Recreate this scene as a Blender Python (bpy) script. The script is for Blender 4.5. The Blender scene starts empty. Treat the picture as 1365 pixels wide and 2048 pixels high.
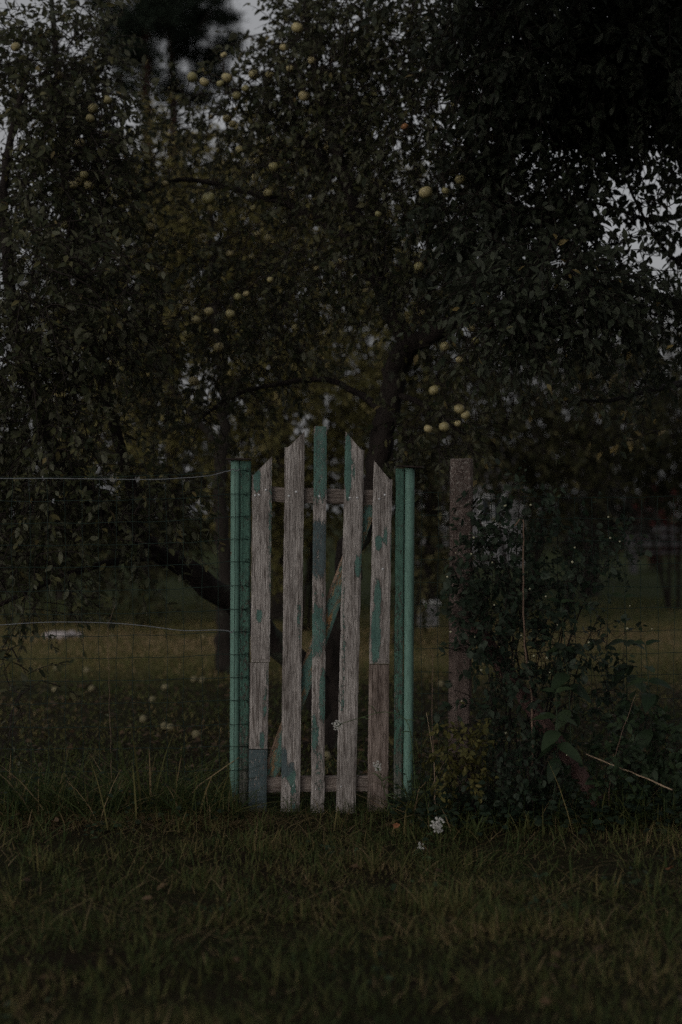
import bpy, math, random
import numpy as np
from mathutils import Vector, Matrix

rng = np.random.default_rng(11)
random.seed(11)
PI = math.pi
scn = bpy.context.scene
COL = scn.collection
CAM_H, F_PX, CX, CY = 1.30, 2844.4, 682.5, 1024.0   # 50 mm lens, photo pixels
GY = 6.2                                            # distance of the gate

# ------------------------------------------------------------------ camera
cd = bpy.data.cameras.new('camera')
cam = bpy.data.objects.new('camera', cd)
COL.objects.link(cam)
cam.location = (0, 0, CAM_H)
cam.rotation_euler = (PI / 2, 0, 0)
cd.lens, cd.sensor_width = 50, 36
cd.clip_start, cd.clip_end = 0.05, 2000
cd.dof.use_dof = True
cd.dof.focus_distance = 6.2
cd.dof.aperture_fstop = 1.4
scn.camera = cam

# ------------------------------------------------------------------ light
SUN_EL, SUN_AZ = math.radians(15), math.radians(215)    # azimuth clockwise from +Y: low behind the camera, to its left
world = bpy.data.worlds.new('World')
scn.world = world
world.use_nodes = True
wn, wl = world.node_tree.nodes, world.node_tree.links
wn.clear()
sky = wn.new('ShaderNodeTexSky')
sky.sky_type = 'NISHITA'
sky.sun_disc = False
sky.sun_elevation = SUN_EL
sky.sun_rotation = SUN_AZ
sky.air_density, sky.dust_density, sky.ozone_density = 1.0, 6.0, 1.0
hs = wn.new('ShaderNodeHueSaturation')
hs.inputs['Saturation'].default_value = 0.22
bg = wn.new('ShaderNodeBackground')
bg.inputs['Strength'].default_value = 0.10
wo = wn.new('ShaderNodeOutputWorld')
wl.new(sky.outputs[0], hs.inputs['Color'])
cloud = wn.new('ShaderNodeMix')                       # even grey dusk cloud over the clear sky
cloud.data_type = 'RGBA'
cloud.inputs[0].default_value = 0.5
cloud.inputs[7].default_value = (4.8, 4.8, 4.95, 1)
wl.new(hs.outputs[0], cloud.inputs[6])
wl.new(cloud.outputs[2], bg.inputs['Color'])
wl.new(bg.outputs[0], wo.inputs['Surface'])
sd = bpy.data.lights.new('sun', 'SUN')
sd.energy = 0.1
sd.angle = math.radians(70)
sd.color = (1.0, 0.95, 0.9)
sun = bpy.data.objects.new('sun', sd)
COL.objects.link(sun)
sdir = Vector((math.sin(SUN_AZ) * math.cos(SUN_EL), math.cos(SUN_AZ) * math.cos(SUN_EL), math.sin(SUN_EL)))
sun.rotation_euler = sdir.to_track_quat('Z', 'Y').to_euler()
sun.location = sdir * 30
vs = scn.view_settings
vs.view_transform, vs.look, vs.gamma, vs.use_curve_mapping = 'Standard', 'None', 1.0, False
vs.exposure = -0.27
scn.cycles.use_denoising = False
scn.cycles.max_bounces = 6
scn.cycles.diffuse_bounces = 3
scn.cycles.transparent_max_bounces = 4
scn.cycles.sample_clamp_indirect = 4

# ------------------------------------------------------------------ helpers
def P(px, py, Y):
    return Vector(((px - CX) / F_PX * Y, Y, CAM_H + (CY - py) / F_PX * Y))

def ground_Y(py):
    return CAM_H * F_PX / (py - CY)

def tagged(o, label=None, cat=None, group=None, kind=None):
    if label: o['label'] = label
    if cat: o['category'] = cat
    if group: o['group'] = group
    if kind: o['kind'] = kind
    return o

def empty(name, loc, label, cat, group=None, rz=0):
    o = bpy.data.objects.new(name, None)
    o.empty_display_size = 0.1
    COL.objects.link(o)
    o.location = loc
    o.rotation_euler[2] = rz
    return tagged(o, label, cat, group)

def np_mesh(name, V, T, mats, attrs=None, smooth=True, mat_idx=None):
    """triangles only: V (n,3), T (m,3)"""
    me = bpy.data.meshes.new(name)
    V = np.ascontiguousarray(V, dtype=np.float32); T = np.ascontiguousarray(T, dtype=np.int32)
    me.vertices.add(len(V)); me.vertices.foreach_set('co', V.ravel())
    me.loops.add(T.size); me.loops.foreach_set('vertex_index', T.ravel())
    me.polygons.add(len(T)); me.polygons.foreach_set('loop_start', np.arange(0, T.size, 3, dtype=np.int32))
    me.polygons.foreach_set('use_smooth', np.full(len(T), smooth, dtype=bool))
    for m in (mats if isinstance(mats, (list, tuple)) else [mats]):
        me.materials.append(m)
    if mat_idx is not None:
        me.polygons.foreach_set('material_index', np.asarray(mat_idx, dtype=np.int32))
    for k, a in (attrs or {}).items():
        at = me.attributes.new(k, 'FLOAT', 'POINT')
        at.data.foreach_set('value', np.asarray(a, dtype=np.float32))
    me.update(calc_edges=True)
    return me

def link(name, me, parent=None, loc=(0, 0, 0)):
    o = bpy.data.objects.new(name, me)
    COL.objects.link(o)
    o.location = loc
    if parent: o.parent = parent
    return o

class MB:
    """collects triangles for one mesh"""
    def __init__(self): self.V, self.T, self.A, self.M, self.n = [], [], [], [], 0
    def add(self, V, T, a=0.5, m=0):
        V = np.asarray(V, float).reshape(-1, 3); T = np.asarray(T, int).reshape(-1, 3)
        self.V.append(V); self.T.append(T + self.n); self.n += len(V)
        self.A.append(np.broadcast_to(np.asarray(a, float), (len(V),)).copy()); self.M.append(np.full(len(T), m))
    def tube(self, pts, radii, sides=6, a=0.5, caps=True, lump=0.0, m=0):
        pts = np.asarray([tuple(p) for p in pts], float); n = len(pts)
        r = np.broadcast_to(np.asarray(radii, float), (n,))
        t = np.gradient(pts, axis=0); t /= np.linalg.norm(t, axis=1)[:, None] + 1e-9
        ref = np.array([0.0, 0, 1]) if abs(t[:, 2]).mean() < 0.8 else np.array([1.0, 0, 0])
        u = np.cross(t, ref); u /= np.linalg.norm(u, axis=1)[:, None] + 1e-9
        v = np.cross(t, u)
        an = np.linspace(0, 2 * PI, sides, endpoint=False)
        rr = r[:, None] * (1 + lump * rng.normal(0, 1, (n, sides))) if lump else np.repeat(r[:, None], sides, 1)
        V = pts[:, None] + rr[..., None] * (np.cos(an)[None, :, None] * u[:, None] + np.sin(an)[None, :, None] * v[:, None])
        i = np.arange(n - 1)[:, None] * sides; j = np.arange(sides)[None]; j2 = (j + 1) % sides
        a_, b_, c_, d_ = i + j, i + j2, i + sides + j2, i + sides + j
        T = np.concatenate([np.stack([a_, c_, b_], -1).reshape(-1, 3), np.stack([a_, d_, c_], -1).reshape(-1, 3)])
        V = V.reshape(-1, 3)
        if caps:
            k = len(V); V = np.vstack([V, pts[:1], pts[-1:]])
            s = np.arange(sides); s2 = (s + 1) % sides
            e = (n - 1) * sides
            T = np.vstack([T, np.stack([np.full(sides, k), s, s2], -1), np.stack([np.full(sides, k + 1), e + s2, e + s], -1)])
        self.add(V, T, a, m)
    def box(self, c, s, R=None, a=0.5, m=0):
        c = np.asarray(tuple(c)); s = np.asarray(s) / 2
        V = np.array([[x, y, z] for x in (-1, 1) for y in (-1, 1) for z in (-1, 1)], float) * s
        if R is not None: V = V @ np.asarray(R).T
        Q = [(0, 1, 3, 2), (4, 6, 7, 5), (0, 4, 5, 1), (2, 3, 7, 6), (0, 2, 6, 4), (1, 5, 7, 3)]
        T = [t for q in Q for t in ((q[0], q[1], q[2]), (q[0], q[2], q[3]))]
        self.add(V + c, T, a, m)
    def mesh(self, name, mats, smooth=True):
        return np_mesh(name, np.vstack(self.V), np.vstack(self.T), mats, {'tint': np.concatenate(self.A)}, smooth, np.concatenate(self.M))
    def build(self, name, mats, parent=None, loc=(0, 0, 0), smooth=True):
        return link(name, self.mesh(name, mats, smooth), parent, loc)

# ------------------------------------------------------------------ materials
class NT:
    def __init__(self, name):
        self.m = bpy.data.materials.new(name); self.m.use_nodes = True
        self.t = self.m.node_tree; self.t.nodes.clear()
        self.out = self.n('ShaderNodeOutputMaterial')
    def n(self, typ, **kw):
        x = self.t.nodes.new(typ)
        for k, v in kw.items():
            if k.startswith('i_'):
                x.inputs[k[2:].replace('_', ' ')].default_value = v
            else: setattr(x, k, v)
        return x
    def l(self, a, b): self.t.links.new(a, b)
    def ramp(self, src, stops, interp='LINEAR'):
        r = self.n('ShaderNodeValToRGB'); e = r.color_ramp.elements; r.color_ramp.interpolation = interp
        while len(e) < len(stops): e.new(0.5)
        for el, (p, c) in zip(e, stops):
            el.position = p; el.color = (*c, 1) if len(c) == 3 else c
        self.l(src, r.inputs[0]); return r.outputs[0]
    def noise(self, scale, detail=4, rough=0.6, vec=None, stretch=None, dist=0.0):
        t = self.n('ShaderNodeTexNoise'); t.inputs['Scale'].default_value = scale
        t.inputs['Detail'].default_value = detail; t.inputs['Roughness'].default_value = rough; t.inputs['Distortion'].default_value = dist
        if vec is None:
            vec = self.n('ShaderNodeTexCoord').outputs['Object']
        if stretch:
            mp = self.n('ShaderNodeMapping'); mp.inputs['Scale'].default_value = stretch
            self.l(vec, mp.inputs[0]); vec = mp.outputs[0]
        self.l(vec, t.inputs['Vector']); return t.outputs['Fac']
    def mix(self, fac, a, b, mode='MIX'):
        x = self.n('ShaderNodeMix', data_type='RGBA', blend_type=mode)
        for s, v in ((x.inputs[0], fac), (x.inputs[6], a), (x.inputs[7], b)):
            if hasattr(v, 'is_output'): self.l(v, s)
            else: s.default_value = (*v, 1) if isinstance(v, tuple) and len(v) == 3 else v
        return x.outputs[2]
    def math(self, op, a, b=0.0):
        x = self.n('ShaderNodeMath', operation=op)
        for s, v in ((x.inputs[0], a), (x.inputs[1], b)):
            if hasattr(v, 'is_output'): self.l(v, s)
            else: s.default_value = v
        return x.outputs[0]
    def attr(self, name): return self.n('ShaderNodeAttribute', attribute_name=name).outputs['Fac']
    def bump(self, h, strength=0.4, dist=0.004):
        b = self.n('ShaderNodeBump'); b.inputs['Strength'].default_value = strength; b.inputs['Distance'].default_value = dist
        self.l(h, b.inputs['Height']); return b.outputs[0]
    def pbsdf(self, col, rough=0.8, spec=0.3, normal=None, metal=0.0):
        p = self.n('ShaderNodeBsdfPrincipled')
        for k, v in (('Base Color', col), ('Roughness', rough), ('Specular IOR Level', spec), ('Metallic', metal)):
            if hasattr(v, 'is_output'): self.l(v, p.inputs[k])
            else: p.inputs[k].default_value = (*v, 1) if isinstance(v, tuple) else v
        if normal is not None: self.l(normal, p.inputs['Normal'])
        return p.outputs[0]
    def done(self, sh): self.l(sh, self.out.inputs['Surface']); return self.m

def leaf_mat(name, stops, trans=0.22, spec=0.15, rough=0.55, under=None):
    n = NT(name)
    c = n.ramp(n.attr('tint'), stops)
    c = n.mix(n.ramp(n.noise(60, 2), [(0.35, (0.75, 0.75, 0.75)), (0.7, (1.1, 1.1, 1.05))]), c, c) if False else c
    if under:
        c = n.mix(n.n('ShaderNodeNewGeometry').outputs['Backfacing'], c, under)
    b = n.pbsdf(c, rough, spec)
    if trans:
        tr = n.n('ShaderNodeBsdfTranslucent'); n.l(c, tr.inputs['Color'])
        mx = n.n('ShaderNodeMixShader'); mx.inputs[0].default_value = trans
        n.l(b, mx.inputs[1]); n.l(tr.outputs[0], mx.inputs[2]); b = mx.outputs[0]
    return n.done(b)

def plain(name, col, rough=0.6, spec=0.3, metal=0.0, var=0.15, scale=20):
    n = NT(name)
    lo = tuple(c * (1 - var) for c in col); hi = tuple(min(1, c * (1 + var)) for c in col)
    c = n.ramp(n.noise(scale, 4), [(0.3, lo), (0.7, hi)])
    return n.done(n.pbsdf(c, rough, spec, None, metal))

def bark_mat(name, dark, light):
    n = NT(name)
    h = n.noise(14, 6, 0.7, stretch=(1, 1, 0.35), dist=0.6)
    c = n.ramp(h, [(0.3, dark), (0.75, light)])
    lich = n.ramp(n.noise(5, 5), [(0.58, (0, 0, 0)), (0.66, (1, 1, 1))])
    c = n.mix(lich, c, (0.045, 0.05, 0.036))
    return n.done(n.pbsdf(c, 0.9, 0.2, n.bump(h, 0.9, 0.02)))

# weathered boards; attribute 'paint' = 0 bare .. 1 painted, 'blue' shifts the paint to grey blue
def board_mat(name, bare_lo, bare_hi, green=(0.105, 0.195, 0.170), blue=(0.092, 0.125, 0.134), rust=False):
    n = NT(name)
    oi = n.n('ShaderNodeObjectInfo')
    tc = n.n('ShaderNodeTexCoord')
    off = n.n('ShaderNodeVectorMath', operation='ADD')
    n.l(tc.outputs['Object'], off.inputs[0])
    comb = n.n('ShaderNodeCombineXYZ')
    n.l(n.math('MULTIPLY', oi.outputs['Random'], 37.0), comb.inputs[0]); n.l(n.math('MULTIPLY', oi.outputs['Random'], 91.0), comb.inputs[2])
    n.l(comb.outputs[0], off.inputs[1])
    vec = off.outputs[0]
    grain = n.noise(230, 6, 0.7, vec, (1.0, 1.0, 0.08), 0.4)
    fine = n.noise(330, 4, 0.7, vec, (1.0, 1.0, 0.07), 0.3)
    wide = n.noise(18, 4, 0.6, vec, (1.0, 1.0, 0.18))
    spk = n.noise(260, 3, 0.7, vec, (1.0, 1.0, 0.3))
    bare = n.mix(n.ramp(grain, [(0.40, (0, 0, 0)), (0.60, (1, 1, 1))]), bare_lo, bare_hi)
    bare = n.mix(n.ramp(wide, [(0.3, (0.62, 0.6, 0.58)), (0.72, (1.12, 1.1, 1.08))]), bare, bare, 'MIX') if False else bare
    bare = n.mix(1.0, bare, n.ramp(wide, [(0.32, (0.55, 0.53, 0.52)), (0.66, (1.12, 1.12, 1.12))]), 'MULTIPLY')
    crack = n.noise(70, 3, 0.5, vec, (1.0, 1.0, 0.022), 0.5)
    bare = n.mix(1.0, bare, n.ramp(crack, [(0.47, (1, 1, 1)), (0.495, (0.42, 0.39, 0.37)), (0.505, (0.42, 0.39, 0.37)), (0.53, (1, 1, 1))]), 'MULTIPLY') if not rust else bare
    bare = n.mix(1.0, bare, n.ramp(fine, [(0.34, (0.3, 0.28, 0.26)), (0.47, (1, 1, 1))]), 'MULTIPLY')
    bare = n.mix(n.ramp(spk, [(0.66, (0, 0, 0)), (0.74, (0.75, 0.75, 0.75))]), bare, (0.5, 0.49, 0.46))
    edge = n.noise(75, 9, 0.8, vec, (1.0, 1.0, 0.4), 0.6)
    m = n.math('ADD', n.attr('paint'), n.math('MULTIPLY', n.math('SUBTRACT', edge, 0.5), 1.9))
    chip = n.noise(200, 5, 0.75, vec, (1.0, 1.0, 0.25), 0.4)
    m = n.math('SUBTRACT', m, n.math('MULTIPLY', n.math('GREATER_THAN', chip, 0.60), 0.28))
    mask = n.ramp(m, [(0.5, (0, 0, 0)), (0.54, (1, 1, 1))])
    rim = n.ramp(m, [(0.40, (1, 1, 1)), (0.49, (0.5, 0.48, 0.46)), (0.52, (0.62, 0.62, 0.6)), (0.60, (1, 1, 1))])
    pc = n.mix(n.ramp(n.math('ADD', n.attr('blue'), n.math('MULTIPLY', n.math('SUBTRACT', n.noise(40, 6, 0.7, vec, (1, 1, 0.4)), 0.5), 1.6)), [(0.42, (0, 0, 0)), (0.6, (1, 1, 1))]), green, blue)
    pc = n.mix(1.0, pc, n.ramp(n.noise(35, 5, 0.7, vec, (1, 1, 0.5)), [(0.3, (0.62, 0.66, 0.66)), (0.7, (1.12, 1.08, 1.05))]), 'MULTIPLY')
    if rust:
        pc = n.mix(n.ramp(n.noise(30, 5, 0.7, vec, (1, 1, 0.25)), [(0.52, (0, 0, 0)), (0.62, (1, 1, 1))]), pc, (0.28, 0.16, 0.07))
    c = n.mix(1.0, n.mix(mask, bare, pc), rim, 'MULTIPLY')
    h = n.math('ADD', n.math('MULTIPLY', grain, 0.8), n.math('MULTIPLY', mask, 0.35))
    h = n.math('ADD', h, n.math('MULTIPLY', fine, 0.5))
    return n.done(n.pbsdf(c, 0.82, 0.2, n.bump(h, 0.7, 0.004)))

M = {}
M['board'] = board_mat('weathered board', (0.235, 0.210, 0.194), (0.51, 0.47, 0.445))
M['board_brown'] = board_mat('reddish bare board', (0.165, 0.128, 0.108), (0.33, 0.268, 0.238))
M['rail'] = board_mat('brown grey rail wood', (0.15, 0.12, 0.105), (0.33, 0.28, 0.25))
M['brace'] = board_mat('painted brace wood', (0.22, 0.15, 0.10), (0.40, 0.29, 0.22), rust=True)
M['post_timber'] = board_mat('green post timber', (0.10, 0.11, 0.095), (0.22, 0.22, 0.19), green=(0.08, 0.165, 0.13))

def pipe_mat():
    n = NT('green painted steel')
    tc = n.n('ShaderNodeTexCoord'); sp = n.n('ShaderNodeSeparateXYZ'); n.l(tc.outputs['Object'], sp.inputs[0])
    c = n.ramp(n.noise(9, 6, 0.7, stretch=(1, 1, 0.3)), [(0.3, (0.118, 0.228, 0.184)), (0.72, (0.175, 0.308, 0.252))])
    c = n.mix(1.0, c, n.ramp(n.noise(70, 5, 0.75, stretch=(1, 1, 0.25)), [(0.3, (0.72, 0.72, 0.72)), (0.65, (1.1, 1.1, 1.1))]), 'MULTIPLY')
    sp2 = n.ramp(n.noise(95, 6, 0.8), [(0.60, (0, 0, 0)), (0.66, (0.8, 0.8, 0.8))])
    c = n.mix(sp2, c, (0.23, 0.30, 0.26))
    ru = n.ramp(n.noise(13, 8, 0.8), [(0.60, (0, 0, 0)), (0.64, (1, 1, 1))])
    c = n.mix(ru, c, (0.12, 0.075, 0.045))
    foot = n.math('ADD', n.math('MULTIPLY', sp.outputs[2], -2.2), n.noise(14, 6, 0.75))
    c = n.mix(n.ramp(foot, [(0.18, (0, 0, 0)), (0.55, (0.9, 0.9, 0.9))]), c, (0.075, 0.085, 0.062))
    return n.done(n.pbsdf(c, 0.62, 0.3, n.bump(n.noise(45, 6, 0.75), 0.35, 0.003)))
M['pipe'] = pipe_mat()
M['cap'] = plain('dark rusty plate', (0.035, 0.025, 0.022), 0.85, 0.2, var=0.5, scale=40)
M['nail'] = plain('zinc nail', (0.62, 0.62, 0.63), 0.5, 0.5, 0.3)
M['wire_green'] = plain('dark green coated wire', (0.012, 0.027, 0.021), 0.65, 0.25)
M['wire_zinc'] = plain('galvanised wire', (0.17, 0.18, 0.19), 0.55, 0.35, 0.2)

def concrete_mat(name, lo, hi, lichen, top=1.0):
    n = NT(name)
    tc = n.n('ShaderNodeTexCoord'); sp = n.n('ShaderNodeSeparateXYZ'); n.l(tc.outputs['Object'], sp.inputs[0])
    a = n.noise(12, 8, 0.75); b = n.noise(120, 5, 0.75)
    c = n.ramp(a, [(0.3, lo), (0.7, hi)])
    c = n.mix(1.0, c, n.ramp(b, [(0.3, (0.5, 0.48, 0.48)), (0.6, (1.1, 1.1, 1.1))]), 'MULTIPLY')
    li = n.math('ADD', n.noise(60, 8, 0.8, dist=1.2), n.math('MULTIPLY', n.math('SUBTRACT', sp.outputs[2], 1.1), 0.13 * top))
    c = n.mix(n.ramp(li, [(0.56, (0, 0, 0)), (0.63, (1, 1, 1))]), c, lichen)
    st = n.noise(30, 5, 0.6, stretch=(1, 1, 0.06))
    c = n.mix(1.0, c, n.ramp(st, [(0.35, (0.6, 0.57, 0.55)), (0.6, (1, 1, 1))]), 'MULTIPLY')
    return n.done(n.pbsdf(c, 0.92, 0.15, n.bump(n.math('ADD', b, a), 0.9, 0.008)))
M['concrete'] = concrete_mat('old lichened concrete', (0.10, 0.076, 0.066), (0.20, 0.155, 0.138), (0.36, 0.325, 0.295))
M['strut'] = concrete_mat('red brown concrete', (0.10, 0.06, 0.054), (0.18, 0.112, 0.10), (0.15, 0.12, 0.115), 0.0)
M['bark'] = bark_mat('apple bark', (0.010, 0.008, 0.007), (0.042, 0.032, 0.028))
M['bark_far'] = bark_mat('grey brown bark', (0.012, 0.010, 0.008), (0.036, 0.028, 0.023))
def pine_bark():
    n = NT('pine bark, grey below and red above')
    tc = n.n('ShaderNodeTexCoord'); sp = n.n('ShaderNodeSeparateXYZ'); n.l(tc.outputs['Object'], sp.inputs[0])
    h = n.noise(10, 6, 0.7, stretch=(1, 1, 0.35))
    c = n.mix(n.ramp(n.math('MULTIPLY', sp.outputs[2], 0.1), [(0.45, (0, 0, 0)), (0.75, (1, 1, 1))]), (0.014, 0.012, 0.010), (0.04, 0.018, 0.013))
    c = n.mix(1.0, c, n.ramp(h, [(0.3, (0.6, 0.6, 0.6)), (0.7, (1.2, 1.2, 1.2))]), 'MULTIPLY')
    return n.done(n.pbsdf(c, 0.9, 0.2, n.bump(h, 0.9, 0.02)))
M['bark_pine'] = pine_bark()
M['twig'] = plain('twig bark', (0.03, 0.023, 0.02), 0.85, 0.2, var=0.35, scale=60)
M['dry'] = plain('dry tan stem', (0.34, 0.25, 0.17), 0.85, 0.15, var=0.25, scale=40)
M['dry_dark'] = plain('dry brown stem', (0.17, 0.115, 0.085), 0.85, 0.15, var=0.25, scale=40)
M['stem'] = plain('green stem', (0.055, 0.085, 0.03), 0.6, 0.3)
M['apple_leaf'] = leaf_mat('apple leaf', [(0.0, (0.026, 0.034, 0.016)), (0.5, (0.055, 0.060, 0.027)), (0.85, (0.115, 0.105, 0.045)), (1.0, (0.17, 0.125, 0.05))], under=(0.11, 0.112, 0.072), spec=0.2)
M['right_leaf'] = leaf_mat('dark tree leaf', [(0.0, (0.016, 0.022, 0.013)), (0.5, (0.036, 0.046, 0.027)), (0.96, (0.105, 0.12, 0.075)), (1.0, (0.28, 0.21, 0.08))], under=(0.075, 0.085, 0.06), spec=0.22)
M['olive_leaf'] = leaf_mat('olive leaf', [(0.0, (0.082, 0.077, 0.028)), (0.6, (0.185, 0.165, 0.060)), (1.0, (0.34, 0.28, 0.125))], trans=0.3, spec=0.08)
M['hedge_leaf'] = leaf_mat('hedge leaf', [(0.0, (0.028, 0.031, 0.015)), (0.6, (0.075, 0.072, 0.034)), (1.0, (0.19, 0.165, 0.08))], trans=0.25, spec=0.08)
M['grey_leaf'] = leaf_mat('grey green leaf', [(0.0, (0.03, 0.03, 0.024)), (0.6, (0.05, 0.05, 0.04)), (1.0, (0.08, 0.078, 0.06))], trans=0.2, spec=0.08)
M['red_leaf'] = leaf_mat('dark red leaf', [(0.0, (0.04, 0.010, 0.010)), (1.0, (0.11, 0.025, 0.022))], trans=0.25, spec=0.08)
M['snow_leaf'] = leaf_mat('snowberry leaf', [(0.0, (0.012, 0.022, 0.013)), (0.7, (0.026, 0.042, 0.025)), (1.0, (0.055, 0.072, 0.038))], under=(0.05, 0.066, 0.046), spec=0.15)
M['gold_leaf'] = leaf_mat('yellow green leaf', [(0.0, (0.05, 0.052, 0.016)), (0.7, (0.115, 0.105, 0.034)), (1.0, (0.18, 0.15, 0.055))])
M['big_leaf'] = leaf_mat('broad leaf', [(0.0, (0.018, 0.034, 0.017)), (1.0, (0.046, 0.070, 0.032))], spec=0.2, under=(0.045, 0.066, 0.038))
M['needle'] = leaf_mat('pine needle', [(0.0, (0.012, 0.018, 0.012)), (1.0, (0.026, 0.036, 0.025))], trans=0.0, spec=0.05)
M['blade'] = leaf_mat('grass blade', [(0.0, (0.026, 0.046, 0.018)), (0.4, (0.060, 0.080, 0.027)), (0.7, (0.112, 0.112, 0.040)), (0.86, (0.20, 0.148, 0.066)), (1.0, (0.28, 0.205, 0.115))], trans=0.25, spec=0.1, rough=0.6)
M['litter'] = leaf_mat('dead leaf', [(0.0, (0.05, 0.032, 0.02)), (0.6, (0.12, 0.075, 0.04)), (1.0, (0.27, 0.19, 0.11))], trans=0.05, spec=0.15)
M['orange_leaf'] = leaf_mat('orange leaf', [(0.0, (0.24, 0.095, 0.045)), (1.0, (0.32, 0.14, 0.07))], trans=0.1)
M['petal'] = plain('white petal', (0.38, 0.37, 0.345), 0.85, 0.1, var=0.25, scale=160)
M['berry'] = plain('white berry', (0.42, 0.40, 0.27), 0.5, 0.3, var=0.25)
M['white'] = plain('white paint', (0.5, 0.5, 0.5), 0.7, 0.2, var=0.1, scale=3)
M['shed_wall'] = plain('pale wall boards', (0.17, 0.167, 0.17), 0.8, 0.2, var=0.12, scale=2)
M['roof'] = plain('dark roof felt', (0.07, 0.065, 0.065), 0.9, 0.1)
M['glass'] = plain('window glass', (0.03, 0.035, 0.04), 0.1, 0.5)
M['grey_wood'] = plain('weathered grey bench wood', (0.085, 0.083, 0.085), 0.8, 0.2, var=0.2)
M['stone'] = plain('pale stone', (0.42, 0.38, 0.38), 0.9, 0.1, var=0.2, scale=12)

def apple_mat():
    n = NT('pale green apple skin')
    c = n.ramp(n.noise(9, 4), [(0.3, (0.36, 0.32, 0.15)), (0.75, (0.53, 0.45, 0.25))])
    oi = n.n('ShaderNodeObjectInfo')
    c = n.mix(1.0, c, n.ramp(oi.outputs['Random'], [(0.0, (0.62, 0.66, 0.55)), (1.0, (1.1, 1.05, 1.05))]), 'MULTIPLY')
    c = n.mix(n.ramp(n.noise(130, 2), [(0.68, (0, 0, 0)), (0.72, (0.6, 0.6, 0.6))]), c, (0.25, 0.19, 0.10))
    return n.done(n.pbsdf(c, 0.42, 0.4))
M['apple'] = apple_mat()
M['blush'] = plain('orange blushed apple skin', (0.45, 0.21, 0.09), 0.45, 0.4, var=0.3, scale=14)

def ground_mat():
    n = NT('soil and short turf')
    tc = n.n('ShaderNodeTexCoord'); sp = n.n('ShaderNodeSeparateXYZ'); n.l(tc.outputs['Object'], sp.inputs[0])
    big = n.noise(1.1, 5, 0.6); mid = n.noise(9, 6, 0.7); fin = n.noise(90, 6, 0.75)
    c = n.ramp(big, [(0.34, (0.030, 0.022, 0.013)), (0.5, (0.036, 0.033, 0.014)), (0.66, (0.030, 0.036, 0.014))])
    c = n.mix(n.ramp(mid, [(0.45, (0, 0, 0)), (0.72, (0.8, 0.8, 0.8))]), c, (0.045, 0.033, 0.020))
    # turf further out: the lit strip of lawn painted in as a paler, drier band
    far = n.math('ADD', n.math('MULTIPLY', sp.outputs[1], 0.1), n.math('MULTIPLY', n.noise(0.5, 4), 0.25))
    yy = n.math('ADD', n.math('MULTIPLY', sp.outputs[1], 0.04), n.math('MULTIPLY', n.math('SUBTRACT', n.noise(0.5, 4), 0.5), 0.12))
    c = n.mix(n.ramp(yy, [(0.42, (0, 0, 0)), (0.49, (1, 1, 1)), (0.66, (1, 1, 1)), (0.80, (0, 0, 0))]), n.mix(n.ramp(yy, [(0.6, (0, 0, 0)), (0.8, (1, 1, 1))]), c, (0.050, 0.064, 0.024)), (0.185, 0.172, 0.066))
    c = n.mix(1.0, c, n.ramp(fin, [(0.3, (0.5, 0.5, 0.5)), (0.7, (1.35, 1.3, 1.25))]), 'MULTIPLY')
    return n.done(n.pbsdf(c, 0.95, 0.1, n.bump(n.math('ADD', fin, mid), 1.0, 0.03)))
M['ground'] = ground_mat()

# ------------------------------------------------------------------ setting: ground
def gz(x, y):
    """gentle lumps of the lawn"""
    return 0.012 * np.sin(2.1 * x + 0.6) * np.cos(1.7 * y) + 0.008 * np.sin(5.3 * x - 1.0) * np.sin(4.1 * y + 2.0)

def ground():
    s = np.linspace(-1, 1, 161)
    g = np.sign(s) * (np.abs(s) * 6 + np.abs(s) ** 7 * 500)
    X, Y = np.meshgrid(g, g + 6.0, indexing='ij')
    fade = np.exp(-((X / 14) ** 2 + ((Y - 6) / 14) ** 2))
    Z = (gz(X, Y) - 0.004) * fade
    V = np.stack([X, Y, Z], -1).reshape(-1, 3); n = len(s)
    i, j = np.meshgrid(np.arange(n - 1), np.arange(n - 1), indexing='ij')
    a = (i * n + j).ravel()
    T = np.concatenate([np.stack([a, a + n, a + n + 1], -1), np.stack([a, a + n + 1, a + 1], -1)])
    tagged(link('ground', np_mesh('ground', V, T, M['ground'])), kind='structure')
ground()

# ------------------------------------------------------------------ leaves
def leaf_shape(rows=2, wid=0.24, fold=0.18, droop=0.18, serr=0.0, prof=None, wave=0.0):
    """leaf along +Y of length 1, upper side +Z"""
    ts = np.linspace(0, 1, rows + 2)
    V = [(0, 0, 0)]; T = []
    for t in ts[1:-1]:
        w = wid * (math.sin(PI * t ** 0.8) ** 0.75 if prof is None else prof(t))
        w *= 1 + serr * random.uniform(-1, 1)
        z = -droop * t * t
        wv = wave * math.sin(t * 9)
        V += [(-w, t, z + fold * w + wv * w), (0, t, z), (w, t, z + fold * w - wv * w)]
    V.append((0, 1, -droop))
    T += [(0, 2, 1), (0, 3, 2)]
    for k in range(rows - 1):
        a = 1 + 3 * k; b = a + 3
        T += [(a, a + 1, b + 1), (a, b + 1, b), (a + 1, a + 2, b + 2), (a + 1, b + 2, b + 1)]
    a = 1 + 3 * (rows - 1); e = a + 3
    T += [(a, a + 1, e), (a + 1, a + 2, e)]
    return np.array(V, float), np.array(T, int)

def frames(D, N):
    y = D / (np.linalg.norm(D, axis=1)[:, None] + 1e-9)
    z = N - (N * y).sum(1)[:, None] * y
    z /= np.linalg.norm(z, axis=1)[:, None] + 1e-9
    return np.cross(y, z), y, z

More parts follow.
